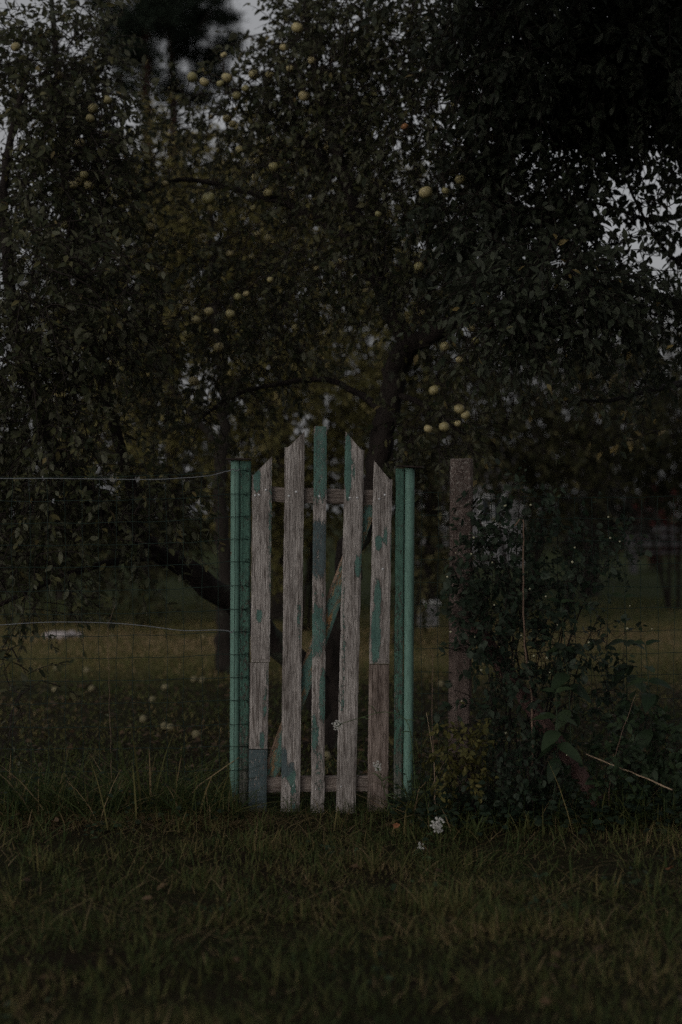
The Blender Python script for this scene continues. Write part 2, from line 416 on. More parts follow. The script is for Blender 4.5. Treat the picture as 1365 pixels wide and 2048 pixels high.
def leaf_mass(name, pos, D, N, size, tint, mat, parent, base, shape=None):
    tv, tt = shape if shape else leaf_shape()
    x, y, z = frames(D, N)
    V = pos[:, None] + size[:, None, None] * (tv[None, :, :1] * x[:, None] + tv[None, :, 1:2] * y[:, None] + tv[None, :, 2:] * z[:, None])
    T = tt[None] + (np.arange(len(pos)) * len(tv))[:, None, None]
    o = link(name, np_mesh(name, V.reshape(-1, 3) - np.asarray(base), T.reshape(-1, 3), mat, {'tint': np.repeat(tint, len(tv))}), parent)
    o['kind'] = 'stuff'
    return o

def leaf_objects(name, pos, D, N, size, tint, mat, parent, base, n_var=8, **kw):
    var = []
    for k in range(n_var):
        kw2 = dict(rows=5, wid=0.25, fold=random.uniform(0.0, 0.4), droop=random.uniform(0.0, 0.4), serr=0.05, wave=random.uniform(0, 0.25)); kw2.update(kw)
        v, t = leaf_shape(**kw2)
        var.append((v, t))
    bins = np.clip((tint * n_var).astype(int), 0, n_var - 1)
    mes = [np_mesh(name, v, t, mat, {'tint': np.full(len(v), (k + 0.5) / n_var)}) for k, (v, t) in enumerate(var)]
    x, y, z = frames(D, N)
    for i in range(len(pos)):
        o = bpy.data.objects.new(name, mes[bins[i]])
        COL.objects.link(o)
        o.parent = parent
        R = Matrix((x[i], y[i], z[i])).transposed().to_4x4()
        o.matrix_basis = Matrix.Translation(Vector(pos[i] - np.asarray(base))) @ R @ Matrix.Scale(float(size[i]), 4)

def unit(v):
    return v / (np.linalg.norm(v, axis=-1, keepdims=True) + 1e-9)

def resample(pts, step):
    pts = np.asarray([tuple(p) for p in pts], float)
    # Catmull-Rom through the points
    Pp = np.vstack([2 * pts[0] - pts[1], pts, 2 * pts[-1] - pts[-2]])
    out, par = [], []
    for i in range(1, len(Pp) - 2):
        n = max(2, int(np.linalg.norm(Pp[i + 1] - Pp[i]) / step))
        for k in range(n):
            t = k / n
            p0, p1, p2, p3 = Pp[i - 1:i + 3]
            out.append(0.5 * (2 * p1 + (p2 - p0) * t + (2 * p0 - 5 * p1 + 4 * p2 - p3) * t * t + (3 * p1 - p0 - 3 * p2 + p3) * t ** 3))
    out.append(Pp[-2])
    return np.array(out)

class Tree:
    def __init__(self, name, base, label, cat, group=None, bark='bark', twig='twig'):
        self.base = np.asarray(tuple(base), float)
        self.root = empty(name, base, label, cat, group)
        self.bark, self.twigm = M[bark], M[twig]
        self.nodes = np.zeros((0, 3))
        self.tw = MB()
        self.L = [[], [], [], [], []]
    def limb(self, pts, r0, r1, name='limb', lump=0.05, sides=10):
        pts = resample(pts, 0.07)
        pts[1:-1] += rng.normal(0, r1 * 0.25, pts[1:-1].shape)
        b = MB(); r = np.linspace(r0, r1, len(pts)) 
        if name == 'trunk': r = r * (1 + 0.5 * np.exp(-np.linspace(0, 1, len(pts)) * 14))
        b.tube(pts - self.base, r, sides, lump=lump)
        b.build(name, self.bark, self.root)
        self.nodes = np.vstack([self.nodes, pts])
    def branch(self, end, r, jitter=0.05, lift=0.0):
        end = np.asarray(tuple(end), float)
        d = np.linalg.norm(self.nodes - end, axis=1)
        s = self.nodes[d.argmin()]; L = d.min()
        n = max(3, int(L / 0.09) + 2)
        t = np.linspace(0, 1, n)[:, None]
        pts = s + (end - s) * t + np.array([0, 0, 1.0]) * lift * L * 4 * t * (1 - t)
        pts[1:-1] += rng.normal(0, jitter * min(L, 0.5) , (n - 2, 3))
        self.nodes = np.vstack([self.nodes, pts[1:]])
        self.tw.tube(pts - self.base, np.linspace(r, r * 0.5, n), 6 if r > 0.006 else 4, caps=False)
        return pts
    def twigs(self, seeds, outs, length=(0.2, 0.4), leaves=13, size=(0.035, 0.065), droop=0.45, r=0.0028, tint=None, upn=0.9, grow=True, spread=0.8, bunch=1):
        d0 = np.array([np.linalg.norm(self.nodes - s, axis=1).min() for s in seeds])
        for k in d0.argsort():
            s = seeds[k]
            if grow: self.branch(s, r + 0.0022 * min(d0[k], 1.5), lift=rng.uniform(-0.05, 0.12))
            d = unit(outs[k] * 0.6 + rng.normal(0, 0.55, 3) + np.array([0, 0, -droop * rng.uniform(0, 1)]))
            L = rng.uniform(*length); n = 5
            t = np.linspace(0, 1, n)[:, None]
            pts = s + d * L * t + np.array([0, 0, -1.0]) * droop * L * 0.5 * t * t
            self.tw.tube(pts - self.base, np.linspace(r, r * 0.35, n), 4, caps=False)
            m = max(3, int(rng.normal(leaves, leaves * 0.25)))
            u = np.sort(rng.uniform(0.0, 1.0, m) ** 0.8)
            p = s + d * L * u[:, None] + np.array([0, 0, -1.0]) * droop * L * 0.5 * (u ** 2)[:, None] + rng.normal(0, 0.006, (m, 3))
            side = unit(np.cross(np.broadcast_to(d, (m, 3)), rng.normal(0, 1, (m, 3))))
            D = unit(d * 0.5 + side * spread + np.array([0, 0, -0.35]) * rng.uniform(0, 1.6, (m, 1)))
            N = unit(np.array([0, 0, 1.0]) * upn + rng.normal(0, 0.55, (m, 3)))
            sz = rng.uniform(*size, m) * (1 - 0.25 * (u > 0.9))
            tn = np.clip(rng.normal(0.42, 0.2, m) + rng.normal(0, 0.12), 0, 0.97) if tint is None else np.clip(rng.normal(tint[0], tint[1], m), 0, 1)
            for a, b in zip(self.L, (p, D, N, sz, tn)): a.append(b)
    def finish(self, mat, singles=0, shape=None, foliage='foliage', keep=None, single_kw=None):
        if self.tw.n:
            o = self.tw.build('twig_growth', self.twigm, self.root); o['kind'] = 'stuff'
        p, D, N, sz, tn = [np.concatenate(a) for a in self.L]
        if keep is not None:
            k = keep(p); p, D, N, sz, tn = p[k], D[k], N[k], sz[k], tn[k]
        if singles:
            u = (p[:, 0] / p[:, 1] * F_PX + CX); v = CY - (p[:, 2] - CAM_H) / p[:, 1] * F_PX
            inside = (u > 10) & (u < 1355) & (v > 10) & (v < 1700)
            score = np.where(inside, sz / p[:, 1] * np.abs(frames(D, N)[2][:, 1] + 0.3), -1) + rng.uniform(0, 0.0008, len(p)) * inside
            # nearest layer first
            score = np.where(inside, score / (p[:, 1] ** 2), -1)
            idx = np.argsort(-score)[:singles]
            leaf_objects('leaf', p[idx], D[idx], N[idx], sz[idx], tn[idx], mat, self.root, self.base, **(single_kw or {}))
            msk = np.ones(len(p), bool); msk[idx] = False
            p, D, N, sz, tn = p[msk], D[msk], N[msk], sz[msk], tn[msk]
        if len(p): leaf_mass(foliage, p, D, N, sz, tn, mat, self.root, self.base, shape)
        return self.root

def blob(cpx, cpy, Y, rx, ry, rY, n):
    """n seeds in an ellipsoid (pixel radii at distance Y, depth radius in metres) and their outward directions"""
    c = np.array(P(cpx, cpy, Y))
    R = np.array([rx / F_PX * Y, rY, ry / F_PX * Y])
    q = unit(rng.normal(0, 1, (n, 3))) * (rng.uniform(0, 1, (n, 1)) ** 0.42)
    return c + q * R, unit(q * R + 1e-6)

def blobs(lst):
    a, b = zip(*[blob(*x) for x in lst])
    return np.vstack(a), np.vstack(b)

# ================================================================== large structure: trees and hedges
def apple_clear(p):
    k = np.ones(len(p), bool)
    for (x, y, z), r in APPLE_POS:
        c = np.array((x, y, z))
        dv = p - c
        ax = unit(np.array([0, 0, CAM_H]) - c)
        t = np.clip(dv @ ax, 0, 1.2)
        k &= np.linalg.norm(dv - t[:, None] * ax, axis=1) > r * 1.15 + 0.015
    return k

# apples: (cluster phrase, depth, [(px, py, radius px)])
APPLES = [
 ('the loose bunch left of the far pine trunks', 7.9, [(32, 94, 10), (119, 151, 9), (160, 287, 11), (181, 237, 9), (187, 217, 11), (212, 268, 9), (215, 200, 10)]),
 ('the tight bunch low left of the pine trunks', 7.8, [(147, 370, 9), (160, 362, 11), (179, 371, 11), (169, 350, 9), (132, 451, 10)]),
 ('the top row right of the far pine trunks', 8.3, [(385, 155, 11), (409, 164, 10), (441, 167, 8), (455, 156, 12), (474, 192, 10), (492, 177, 8), (508, 150, 11), (540, 149, 9)]),
 ('the group highest in the crown above the gate', 8.3, [(569, 94, 10), (595, 56, 12), (624, 121, 9), (580, 137, 8), (609, 192, 12)]),
 ('the scatter across the pale middle of the crown', 8.5, [(656, 292, 10), (548, 333, 11), (513, 321, 8), (522, 306, 8), (480, 299, 9), (537, 386, 10), (507, 416, 8), (418, 397, 14), (455, 237, 10), (466, 248, 8), (301, 455, 11), (218, 510, 10), (460, 507, 8)]),
 ('the low bunch above the left gate post', 8.0, [(376, 670, 11), (393, 640, 10), (418, 623, 10), (461, 628, 10), (476, 594, 9), (493, 588, 7), (438, 695, 11), (388, 763, 11), (541, 560, 7), (433, 662, 6)]),
 ('the pair to six round the dark forked trunk', 7.9, [(839, 534, 11), (844, 626, 9), (891, 693, 11), (944, 656, 10), (952, 682, 9), (920, 720, 8), (737, 568, 6)]),
 ('the bunch hanging just above the concrete post', 7.7, [(869, 781, 11), (919, 818, 11), (932, 830, 10), (857, 858, 9), (889, 854, 11), (916, 847, 7)]),
 ('the few among the dark leaves at upper right', 7.6, [(810, 254, 8), (921, 359, 11), (852, 385, 14), (986, 274, 9), (891, 382, 8), (757, 428, 7), (909, 208, 7)]),
]
rq = np.random.default_rng(21)
DIM = []
while len(DIM) < 34:
    x, y = rq.uniform(250, 700), rq.uniform(110, 720)
    if all((x - a) ** 2 + (y - b) ** 2 > 30 ** 2 for _, _, l in APPLES for a, b, _ in l) and all((x - a) ** 2 + (y - b) ** 2 > 18 ** 2 for a, b, _ in DIM):
        DIM.append((x, y, rq.uniform(6, 9)))
APPLES.append(('DIM', 8.7, DIM))
APPLE_POS = []
for ph, Y, lst in APPLES:
    for (x, y, r) in lst:
        Yj = Y + rng.uniform(-0.25, 0.25) - 0.3
        APPLE_POS.append((tuple(P(x, y, Yj)), r / F_PX * Yj))

def main_apple_tree():
    b = P(668, 1490, ground_Y(1490))
    t = Tree('apple_tree', (b.x, b.y, 0), 'old apple tree with forked leaning trunk standing behind the wooden gate', 'tree', 'apple trees')
    q = lambda *a: [P(*x) for x in a]
    t.limb([(b.x, b.y, -0.05)] + q((664, 1400, 7.93), (668, 1290, 7.92), (700, 1120, 7.92), (752, 930, 7.92), (776, 830, 7.9), (795, 740, 7.9), (822, 686, 7.88)), 0.085, 0.066, 'trunk', sides=14)
    t.limb(q((664, 1425, 7.93), (610, 1345, 7.9), (540, 1275, 7.85), (470, 1212, 7.8), (400, 1160, 7.72), (330, 1108, 7.6), (270, 1075, 7.5), (190, 1010, 7.35)), 0.085, 0.045, 'limb', sides=12)
    t.limb(q((190, 1010, 7.35), (110, 900, 7.25), (60, 760, 7.2), (20, 560, 7.2), (10, 350, 7.3), (60, 120, 7.5)), 0.045, 0.012, 'limb')
    t.limb(q((300, 1090, 7.55), (250, 930, 7.6), (190, 700, 7.7), (140, 450, 7.8), (122, 250, 7.8), (108, 60, 7.9), (95, -120, 7.9)), 0.035, 0.012, 'limb')
    t.limb(q((330, 1108, 7.6), (200, 1130, 7.2), (60, 1180, 7.0), (-80, 1260, 6.9)), 0.022, 0.008, 'limb')
    t.limb(q((818, 690, 7.88), (775, 610, 7.95), (738, 500, 8.0), (690, 360, 8.05), (640, 180, 8.1), (600, -60, 8.1)), 0.052, 0.014, 'limb')
    t.limb(q((818, 690, 7.88), (870, 665, 7.8), (940, 600, 7.7), (990, 470, 7.6), (1000, 300, 7.5), (960, 60, 7.5)), 0.055, 0.014, 'limb')
    t.limb(q((776, 835, 7.9), (725, 792, 7.95), (650, 758, 8.0), (560, 768, 8.1), (470, 790, 8.1), (400, 840, 8.0)), 0.022, 0.008, 'limb')
    t.limb(q((785, 790, 7.9), (830, 800, 7.8), (890, 840, 7.75), (930, 870, 7.7)), 0.02, 0.007, 'limb')
    t.limb(q((738, 500, 8.0), (600, 420, 8.2), (480, 380, 8.3), (360, 360, 8.4), (230, 405, 8.3)), 0.028, 0.009, 'limb')
    t.limb(q((690, 360, 8.05), (560, 240, 8.3), (450, 170, 8.3), (380, 160, 8.2)), 0.02, 0.008, 'limb')
    for (x, y, z), r in APPLE_POS:
        t.branch((x, y, z + r * 1.25), 0.004, lift=0.15)
    # near, sharp foliage on the left
    S, O = blobs([(90, 620, 6.9, 200, 190, 0.4, 330), (60, 860, 6.8, 190, 190, 0.4, 260), (150, 1020, 6.9, 190, 110, 0.35, 120), (330, 985, 7.1, 60, 70, 0.25, 40),
                  (60, 1130, 6.8, 140, 90, 0.3, 60), (40, 1380, 6.7, 70, 120, 0.25, 14), (140, 360, 7.5, 125, 210, 0.5, 330), (140, 150, 7.7, 105, 140, 0.5, 210), (150, 300, 8.2, 80, 170, .3, 170), (130, 120, 8.3, 70, 90, .3, 70), (20, 70, 7.6, 60, 80, 0.3, 22), (0, 180, 7.5, 35, 80, 0.3, 24), (15, 400, 7.4, 60, 80, 0.3, 50),
                  (240, 640, 7.2, 90, 130, 0.3, 70), (-270, 760, 7.0, 180, 330, .5, 190)])
    t.twigs(S, O, size=(0.024, 0.060), leaves=13)
    # middle crown
    S, O = blobs([(430, 540, 8.4, 270, 190, 0.6, 130), (420, 290, 8.6, 200, 110, 0.5, 70), (660, 180, 8.3, 150, 190, 0.6, 400), (620, 480, 8.2, 190, 200, 0.6, 240), (460, 690, 8.2, 220, 110, 0.5, 150), (420, 830, 8.0, 130, 60, 0.4, 45),
                  (840, 250, 7.8, 190, 230, 0.6, 400), (830, 520, 7.9, 170, 130, 0.6, 210), (950, 690, 7.7, 90, 70, 0.4, 60), (880, 860, 7.7, 110, 60, 0.35, 60), (790, 20, 8.0, 200, 130, 0.6, 320), (600, 110, 8.3, 70, 80, 0.4, 80), (470, 210, 8.3, 110, 60, .4, 80), (230, 480, 8.2, 130, 150, 0.4, 80)])
    t.twigs(S, O, size=(0.024, 0.06), leaves=14)
    t.finish(M['apple_leaf'], singles=298, keep=apple_clear)
main_apple_tree()

def right_tree():
    b = P(1450, 1420, 8.4)
    t = Tree('broadleaf_tree', (b.x, b.y, 0), 'dark broadleaf tree overhanging the right side with bare dangling twigs', 'tree')
    q = lambda *a: [P(*x) for x in a]
    t.limb([(b.x, b.y, -0.05)] + q((1445, 1150, 8.4), (1420, 980, 8.4), (1415, 880, 8.3), (1425, 740, 8.2), (1440, 600, 8.0)), 0.11, 0.085, 'trunk', sides=14)
    t.limb(q((1440, 600, 8.0), (1400, 420, 7.8), (1362, 280, 7.6), (1335, 150, 7.5), (1320, 0, 7.3), (1280, -200, 7.1)), 0.06, 0.025)
    t.limb(q((1425, 640, 8.0), (1330, 600, 7.5), (1210, 570, 7.1), (1090, 600, 6.8), (960, 660, 6.6)), 0.035, 0.007)
    t.limb(q((1362, 280, 7.6), (1200, 290, 7.4), (1050, 300, 7.3), (930, 320, 7.2)), 0.022, 0.007)
    t.limb(q((1335, 150, 7.5), (1180, 80, 7.2), (1020, 40, 6.9), (900, 0, 6.8)), 0.026, 0.009)
    t.limb(q((1390, 760, 8.2), (1300, 780, 7.6), (1220, 800, 7.2), (1150, 800, 7.0)), 0.024, 0.007)
    t.limb(q((1400, 420, 7.8), (1310, 440, 7.4), (1240, 420, 7.2), (1170, 400, 7.1)), 0.02, 0.006)
    t.limb(q((1440, 600, 8.0), (1330, 500, 7.3), (1280, 420, 7.1), (1240, 330, 7.0)), 0.018, 0.005)
    t.limb(q((1320, 0, 7.3), (1150, -150, 6.4), (1000, -250, 5.6), (850, -350, 5.0), (700, -600, 4.0), (500, -900, 3.2)), 0.04, 0.01)  # limb reaching out of view, added to carry the shading canopy
    S, O = blobs([(1090, 560, 6.7, 150, 90, 0.35, 190), (1000, 630, 6.6, 70, 45, 0.2, 36), (1150, 660, 6.8, 110, 50, 0.3, 46), (1230, 600, 7.0, 110, 50, 0.3, 48),
                  (1310, 660, 7.2, 110, 60, 0.35, 56), (1310, 770, 7.4, 80, 40, 0.3, 12)])
    t.twigs(S, O, size=(0.038, 0.064), leaves=12, tint=(0.68, 0.15))
    S, O = blobs([(1190, 50, 7.2, 260, 150, 0.6, 800), (1290, 110, 7.0, 130, 120, 0.5, 330), (1150, 200, 7.2, 150, 60, .5, 160), (1010, 90, 7.0, 140, 150, 0.5, 200), (1060, 330, 7.3, 130, 120, 0.4, 170), (960, 420, 7.3, 110, 110, 0.4, 110), (1130, 470, 7.2, 90, 60, 0.3, 75),
                  (1290, 260, 7.3, 120, 50, 0.4, 50), (1300, 400, 7.2, 110, 90, 0.4, 26), (1340, 520, 7.3, 60, 60, 0.3, 22), (1180, 380, 7.3, 60, 60, .3, 22)])
    t.twigs(S, O, size=(0.04, 0.068), leaves=13, tint=(0.3, 0.2))
    # the canopy goes on past the frame; over the front grass it is unseen, added for shade
    S, O = blobs([(1150, -260, 6.4, 420, 230, 0.9, 330), (1600, 250, 7.0, 220, 420, 0.9, 260), (1000, -450, 5.4, 500, 250, 0.9, 260)])
    C = np.column_stack([rng.uniform(-2.2, 3.2, 1700), 1.3 + 3.6 * rng.uniform(0, 1, 1700) ** 1.5, np.zeros(1700)]); C[:, 2] = 1.3 + .36 * C[:, 1] + .55 + rng.uniform(0, 1.0, 1700)
    S, O = np.vstack([S, C]), np.vstack([O, unit(rng.normal(0, 1, C.shape))])
    t.twigs(S, O, size=(0.05, 0.075), leaves=15, tint=(0.3, 0.2), grow=False)
    # bare drooping twigs
    for x, y0, y1, Y in ((1012, 330, 470, 7.0), (860, 300, 520, 7.2), (1040, 560, 720, 6.5), (1290, 470, 560, 7.0), (1205, 830, 900, 7.0)):
        t.branch(P(x, y0, Y), 0.004)
        t.branch(P(x - 15, (y0 + y1) / 2, Y), 0.0025); t.branch(P(x + 8, y1, Y), 0.002)
    # yellow leaves
    S, O = blobs([(1240, 770, 8.0, 60, 25, 0.2, 8), (1330, 860, 8.0, 40, 40, 0.2, 7), (1170, 800, 8.2, 70, 30, 0.2, 7)])
    t.twigs(S, O, size=(0.05, 0.075), leaves=6, tint=(1.0, 0.005))
    t.finish(M['right_leaf'], singles=298, keep=apple_clear)
right_tree()

def olive_tree():
    Y = ground_Y(1342)
    b = P(452, 1342, Y)
    t = Tree('fruit_tree', (b.x, b.y, 0), 'slim straight trunked tree with olive yellow crown behind the left gate post', 'tree', None, 'bark_far')
    q = lambda *a: [P(*x) for x in a]
    t.limb([(b.x, b.y, -0.05)] + q((450, 1150, Y), (440, 980, Y), (452, 800, Y + .1), (430, 620, Y + .3), (420, 400, Y + .5)), 0.07, 0.03, 'trunk')
    t.limb(q((445, 900, Y), (330, 760, Y + .3), (240, 600, Y + .5), (200, 420, Y + .6)), 0.03, 0.012)
    t.limb(q((450, 800, Y), (560, 640, Y + .4), (620, 460, Y + .6)), 0.03, 0.012)
    S, O = blobs([(420, 400, Y + .8, 240, 170, 1.0, 340), (300, 560, Y + .8, 200, 170, 0.9, 280), (560, 560, Y + .8, 170, 180, 0.9, 250), (430, 740, Y + .6, 260, 110, 0.8, 240), (250, 830, Y + .8, 170, 110, 0.8, 140), (600, 300, Y + .8, 150, 120, .8, 120)])
    t.twigs(S, O, length=(0.25, 0.5), size=(0.05, 0.085), leaves=13, tint=(0.5, 0.25), r=0.004)
    t.finish(M['olive_leaf'])
olive_tree()

def bush(name, label, cat, base_px, Y, lst, mat, size, leaves=14, tint=(0.45, 0.22), group=None, bark='bark_far', stems=5, twl=(0.3, 0.6), r=0.006, droop=0.3):
    b = P(base_px, 0, Y); b = (b.x, Y, 0)
    t = Tree(name, b, label, cat, group, bark)
    for blb in lst[:8]:
        for k in range(max(1, stems // len(lst))):
            e = P(blb[0] + rng.uniform(-.4, .4) * blb[3], blb[1] + rng.uniform(-.3, .3) * blb[4], blb[2])
            s = Vector((b[0] + rng.uniform(-.12, .12), Y + rng.uniform(-.12, .12), -0.03))
            mid = s.lerp(e, 0.5) + Vector((rng.uniform(-.1, .1), rng.uniform(-.1, .1), 0.15))
            t.limb([s, mid, e], 0.03 if r > 0.004 else 0.008, 0.01 if r > 0.004 else 0.003, 'stem', sides=6)
    S, O = blobs(lst)
    ok = S[:, 2] > 0.04
    t.twigs(S[ok], O[ok], length=twl, size=size, leaves=leaves, tint=tint, r=r, droop=droop)
    t.finish(M[mat])

G_BUSH = 'shrubs growing across the far side of the lawn'
bush('shrub', 'broad yellow green shrub far behind the gate, straight above its middle picket', 'shrub', 620, 15.5, [(600, 880, 15.5, 140, 170, 1.0, 200), (700, 760, 15.8, 110, 110, 0.9, 90), (560, 1010, 15.5, 130, 130, .9, 120)], 'olive_leaf', (0.07, 0.12), group=G_BUSH)
bush('shrub', 'dense dark shrub far behind the left wire fence', 'shrub', 150, 17, [(120, 960, 17, 190, 140, 1.2, 220), (260, 1060, 16.5, 130, 110, 1.0, 130), (430, 930, 17, 120, 90, 1.0, 120), (20, 1090, 16.6, 130, 100, 1.0, 110)], 'hedge_leaf', (0.08, 0.13), tint=(0.3, 0.2), group=G_BUSH)
bush('shrub', 'loose olive shrub behind the wire between the gate and the concrete post', 'shrub', 800, 14, [(850, 1060, 14, 60, 160, 0.6, 110), (890, 900, 14.2, 90, 80, 0.7, 90), (800, 960, 14.0, 70, 130, 0.6, 70)], 'hedge_leaf', (0.06, 0.10), group=G_BUSH, tint=(0.55, 0.25))
bush('shrub', 'tall brownish shrub filling the gap between apple tree and dark right tree', 'shrub', 1040, 16, [(1010, 800, 16, 130, 140, 0.9, 150), (1110, 900, 16.2, 140, 130, 1.0, 160), (1190, 800, 16.5, 120, 120, 1.0, 110)], 'hedge_leaf', (0.07, 0.11), group=G_BUSH, tint=(0.4, 0.22))
bush('shrub', 'grey green rounded shrub behind the snowberry, left of the far bench', 'shrub', 1150, 26, [(1140, 1010, 26, 110, 95, 1.0, 150), (1230, 990, 26.5, 90, 90, 1.0, 110)], 'grey_leaf', (0.10, 0.16), group=G_BUSH)
bush('shrub', 'dark red leaved shrub beside the far bench', 'shrub', 1315, 31.5, [(1315, 1040, 31.5, 65, 70, 0.8, 130)], 'red_leaf', (0.11, 0.17), group=G_BUSH)
bush('shrub', 'dark shrub under the right tree near the right edge', 'shrub', 1350, 19, [(1340, 830, 19, 110, 130, 1.0, 140), (1400, 930, 19, 100, 90, 1.0, 90), (1260, 880, 19.5, 90, 90, 1.0, 90)], 'hedge_leaf', (0.08, 0.12), group=G_BUSH, tint=(0.2, 0.15))

def far_tree(label, px, Y, top, lst, mat, size, tint):
    b = P(px, 0, Y)
    t = Tree('tree', (b.x, Y, 0), label, 'tree', 'leafy trees beyond the lawn', 'bark_far')
    t.limb([(b.x, Y, -.1), P(px + 6, 1000, Y), P(px - 4, 800, Y), P(px, top, Y)], .12, .04, 'trunk')
    for blb in lst:
        t.limb([P(px, 950, Y), P((px + blb[0]) / 2, (950 + blb[1]) / 2 - 20, Y), P(blb[0], blb[1], blb[2])], .05, .015, 'limb')
    S, O = blobs(lst)
    t.twigs(S, O, length=(.35, .7), leaves=13, size=size, tint=tint, r=.006)
    t.finish(M[mat])
far_tree('tall yellow olive tree filling the middle behind the apple crown', 560, 17, 300, [(480, 430, 17, 230, 170, 1.0, 300), (330, 330, 17.2, 140, 100, .8, 110), (640, 560, 17, 220, 180, 1.0, 260), (380, 620, 17, 200, 150, .9, 190), (680, 340, 17.5, 160, 130, .9, 130)], 'olive_leaf', (.075, .12), (.55, .25))
far_tree('dark green tree behind the forked trunk of the apple tree', 860, 20, 380, [(850, 470, 20, 200, 190, 1.1, 260), (960, 640, 20, 190, 170, 1.1, 220), (800, 690, 20, 180, 150, 1.0, 200), (900, 820, 19.5, 170, 110, 1.0, 150), (720, 740, 19.5, 110, 120, .9, 130)], 'hedge_leaf', (.085, .13), (.35, .2))
far_tree('brownish green tree behind the dark right hand tree', 1180, 22, 600, [(1140, 660, 22, 190, 120, 1.2, 210), (1290, 690, 22, 150, 120, 1.2, 170), (1200, 820, 21.5, 200, 110, 1.1, 190)], 'hedge_leaf', (.09, .14), (.5, .2))
far_tree('dark tree behind the left apple boughs', 130, 21, 480, [(110, 560, 21, 180, 130, 1.1, 200), (60, 740, 21, 170, 140, 1.1, 180), (230, 720, 21, 160, 130, 1.0, 160)], 'hedge_leaf', (.085, .13), (.3, .2))

def pine(name, label, px, Y, lst, top, group):
    b = P(px, 0, Y)
    t = Tree(name, (b.x, Y, 0), label, 'tree', group, 'bark_pine')
    t.limb([(b.x, Y, -0.1), P(px, 700, Y), P(px + 4, 300, Y), P(px - 4, 0, Y), P(px, top, Y)], 0.17, 0.06, 'trunk')
    mb = MB()
    S, O = blobs(lst)
    for s in S:
        d = np.linalg.norm(t.nodes - s, axis=1)
        t.branch(s, 0.02, lift=0.05)
    n = len(S); m = 110
    p = np.repeat(S, m, 0) + rng.normal(0, 1, (n * m, 3)) * np.array([.11, .11, .06])
    D = unit(rng.normal(0, 1, (n * m, 3)) + np.array([0, 0, 0.4]))
    N = unit(rng.normal(0, 1, (n * m, 3)))
    for a, v in zip(t.L, (p, D, N, rng.uniform(0.12, 0.22, n * m), rng.uniform(0, 1, n * m))): a.append(v)
    t.finish(M['needle'], shape=leaf_shape(1, 0.07, 0, 0.1))
G_PINE = 'pines far behind the apple tree'
pine('pine_tree', 'tall red barked pine on the left of the far pair', 292, 27, [(250, 45, 27, 60, 26, .8, 15), (330, 15, 27, 70, 26, .8, 16), (200, 5, 27, 45, 20, .8, 8), (270, 90, 27, 60, 50, .8, 18), (300, 40, 27, 60, 50, .8, 16), (300, -60, 27, 150, 50, 1.2, 24), (232, 112, 27, 40, 16, .6, 6), (300, 120, 27, 45, 22, .6, 9), (215, 60, 27, 30, 16, .6, 4), (250, 175, 27, 40, 20, .6, 6)], -300, G_PINE)
pine('pine_tree', 'tall red barked pine on the right of the far pair', 345, 29, [(400, 105, 29, 70, 26, 1.0, 19), (410, 25, 29, 70, 28, 1.0, 18), (360, -50, 29, 110, 36, 1.2, 18), (462, 80, 29, 34, 16, .6, 6), (345, 60, 29, 45, 34, .8, 14), (390, 60, 29, 70, 60, 1, 20), (370, 190, 29, 60, 26, .6, 12), (405, 160, 29, 50, 20, .6, 10), (345, 165, 29, 40, 22, .6, 8), (440, -20, 29, 40, 26, .6, 7)], -300, G_PINE)

# far wood closing the lawn
def far_wood():
    b = (0, 48, 0)
    n = 2600
    x = rng.uniform(-24, 24, n); h = 4.6 + 1.2 * np.sin(x * .6) + 0.7 * np.sin(x * 1.7 + 1)
    S = np.stack([x, 48 + rng.uniform(-2, 2, n), rng.uniform(0, 1, n) * h], -1)
    m = 9
    p = np.repeat(S, m, 0) + rng.normal(0, 0.22, (n * m, 3))
    o = leaf_mass('far_wood', p, unit(rng.normal(0, 1, p.shape)), unit(rng.normal(0, 1, p.shape)), rng.uniform(0.2, 0.36, len(p)), np.clip(rng.normal(.3, .2, len(p)), 0, 1), M['hedge_leaf'], None, b)
    o.location = b
    tagged(o, 'dark far wood closing off the lawn', 'wood')
far_wood()

# ------------------------------------------------------------------ far shed, bench, box, stones
def shed():
    Y = 34; x0, x1 = P(815, 0, Y).x, P(1050, 0, Y).x; cx = (x0 + x1) / 2; w = x1 - x0
    e = empty('garden_shed', (cx, Y, 0), 'small pale walled garden shed seen through leaves beside the concrete post', 'shed')
    b = MB(); b.box((0, 0.9, 1.05), (w, 1.8, 2.1)); b.build('wall', M['shed_wall'], e, smooth=False)
    b = MB(); 
    V = [(-w / 2 - .15, -.2, 2.1), (w / 2 + .15, -.2, 2.1), (w / 2 + .15, 2, 2.1), (-w / 2 - .15, 2, 2.1), (-w / 2 - .15, .9, 2.9), (w / 2 + .15, .9, 2.9)]
    b.add(V, [(0, 1, 5), (0, 5, 4), (2, 3, 4), (2, 4, 5), (0, 4, 3), (1, 2, 5), (0, 3, 2), (0, 2, 1)])
    b.build('roof', M['roof'], e, smooth=False)
    for k in (-0.28, 0.22):
        b = MB(); b.box((k * w, -.02, 1.35), (.62, .05, .75)); f = b.build('window', M['white'], e, smooth=False)
        b = MB(); b.box((k * w - .14, -.05, 1.35), (.22, .02, .6)); b.box((k * w + .14, -.05, 1.35), (.22, .02, .6)); b.build('pane', M['glass'], f, smooth=False)
shed()

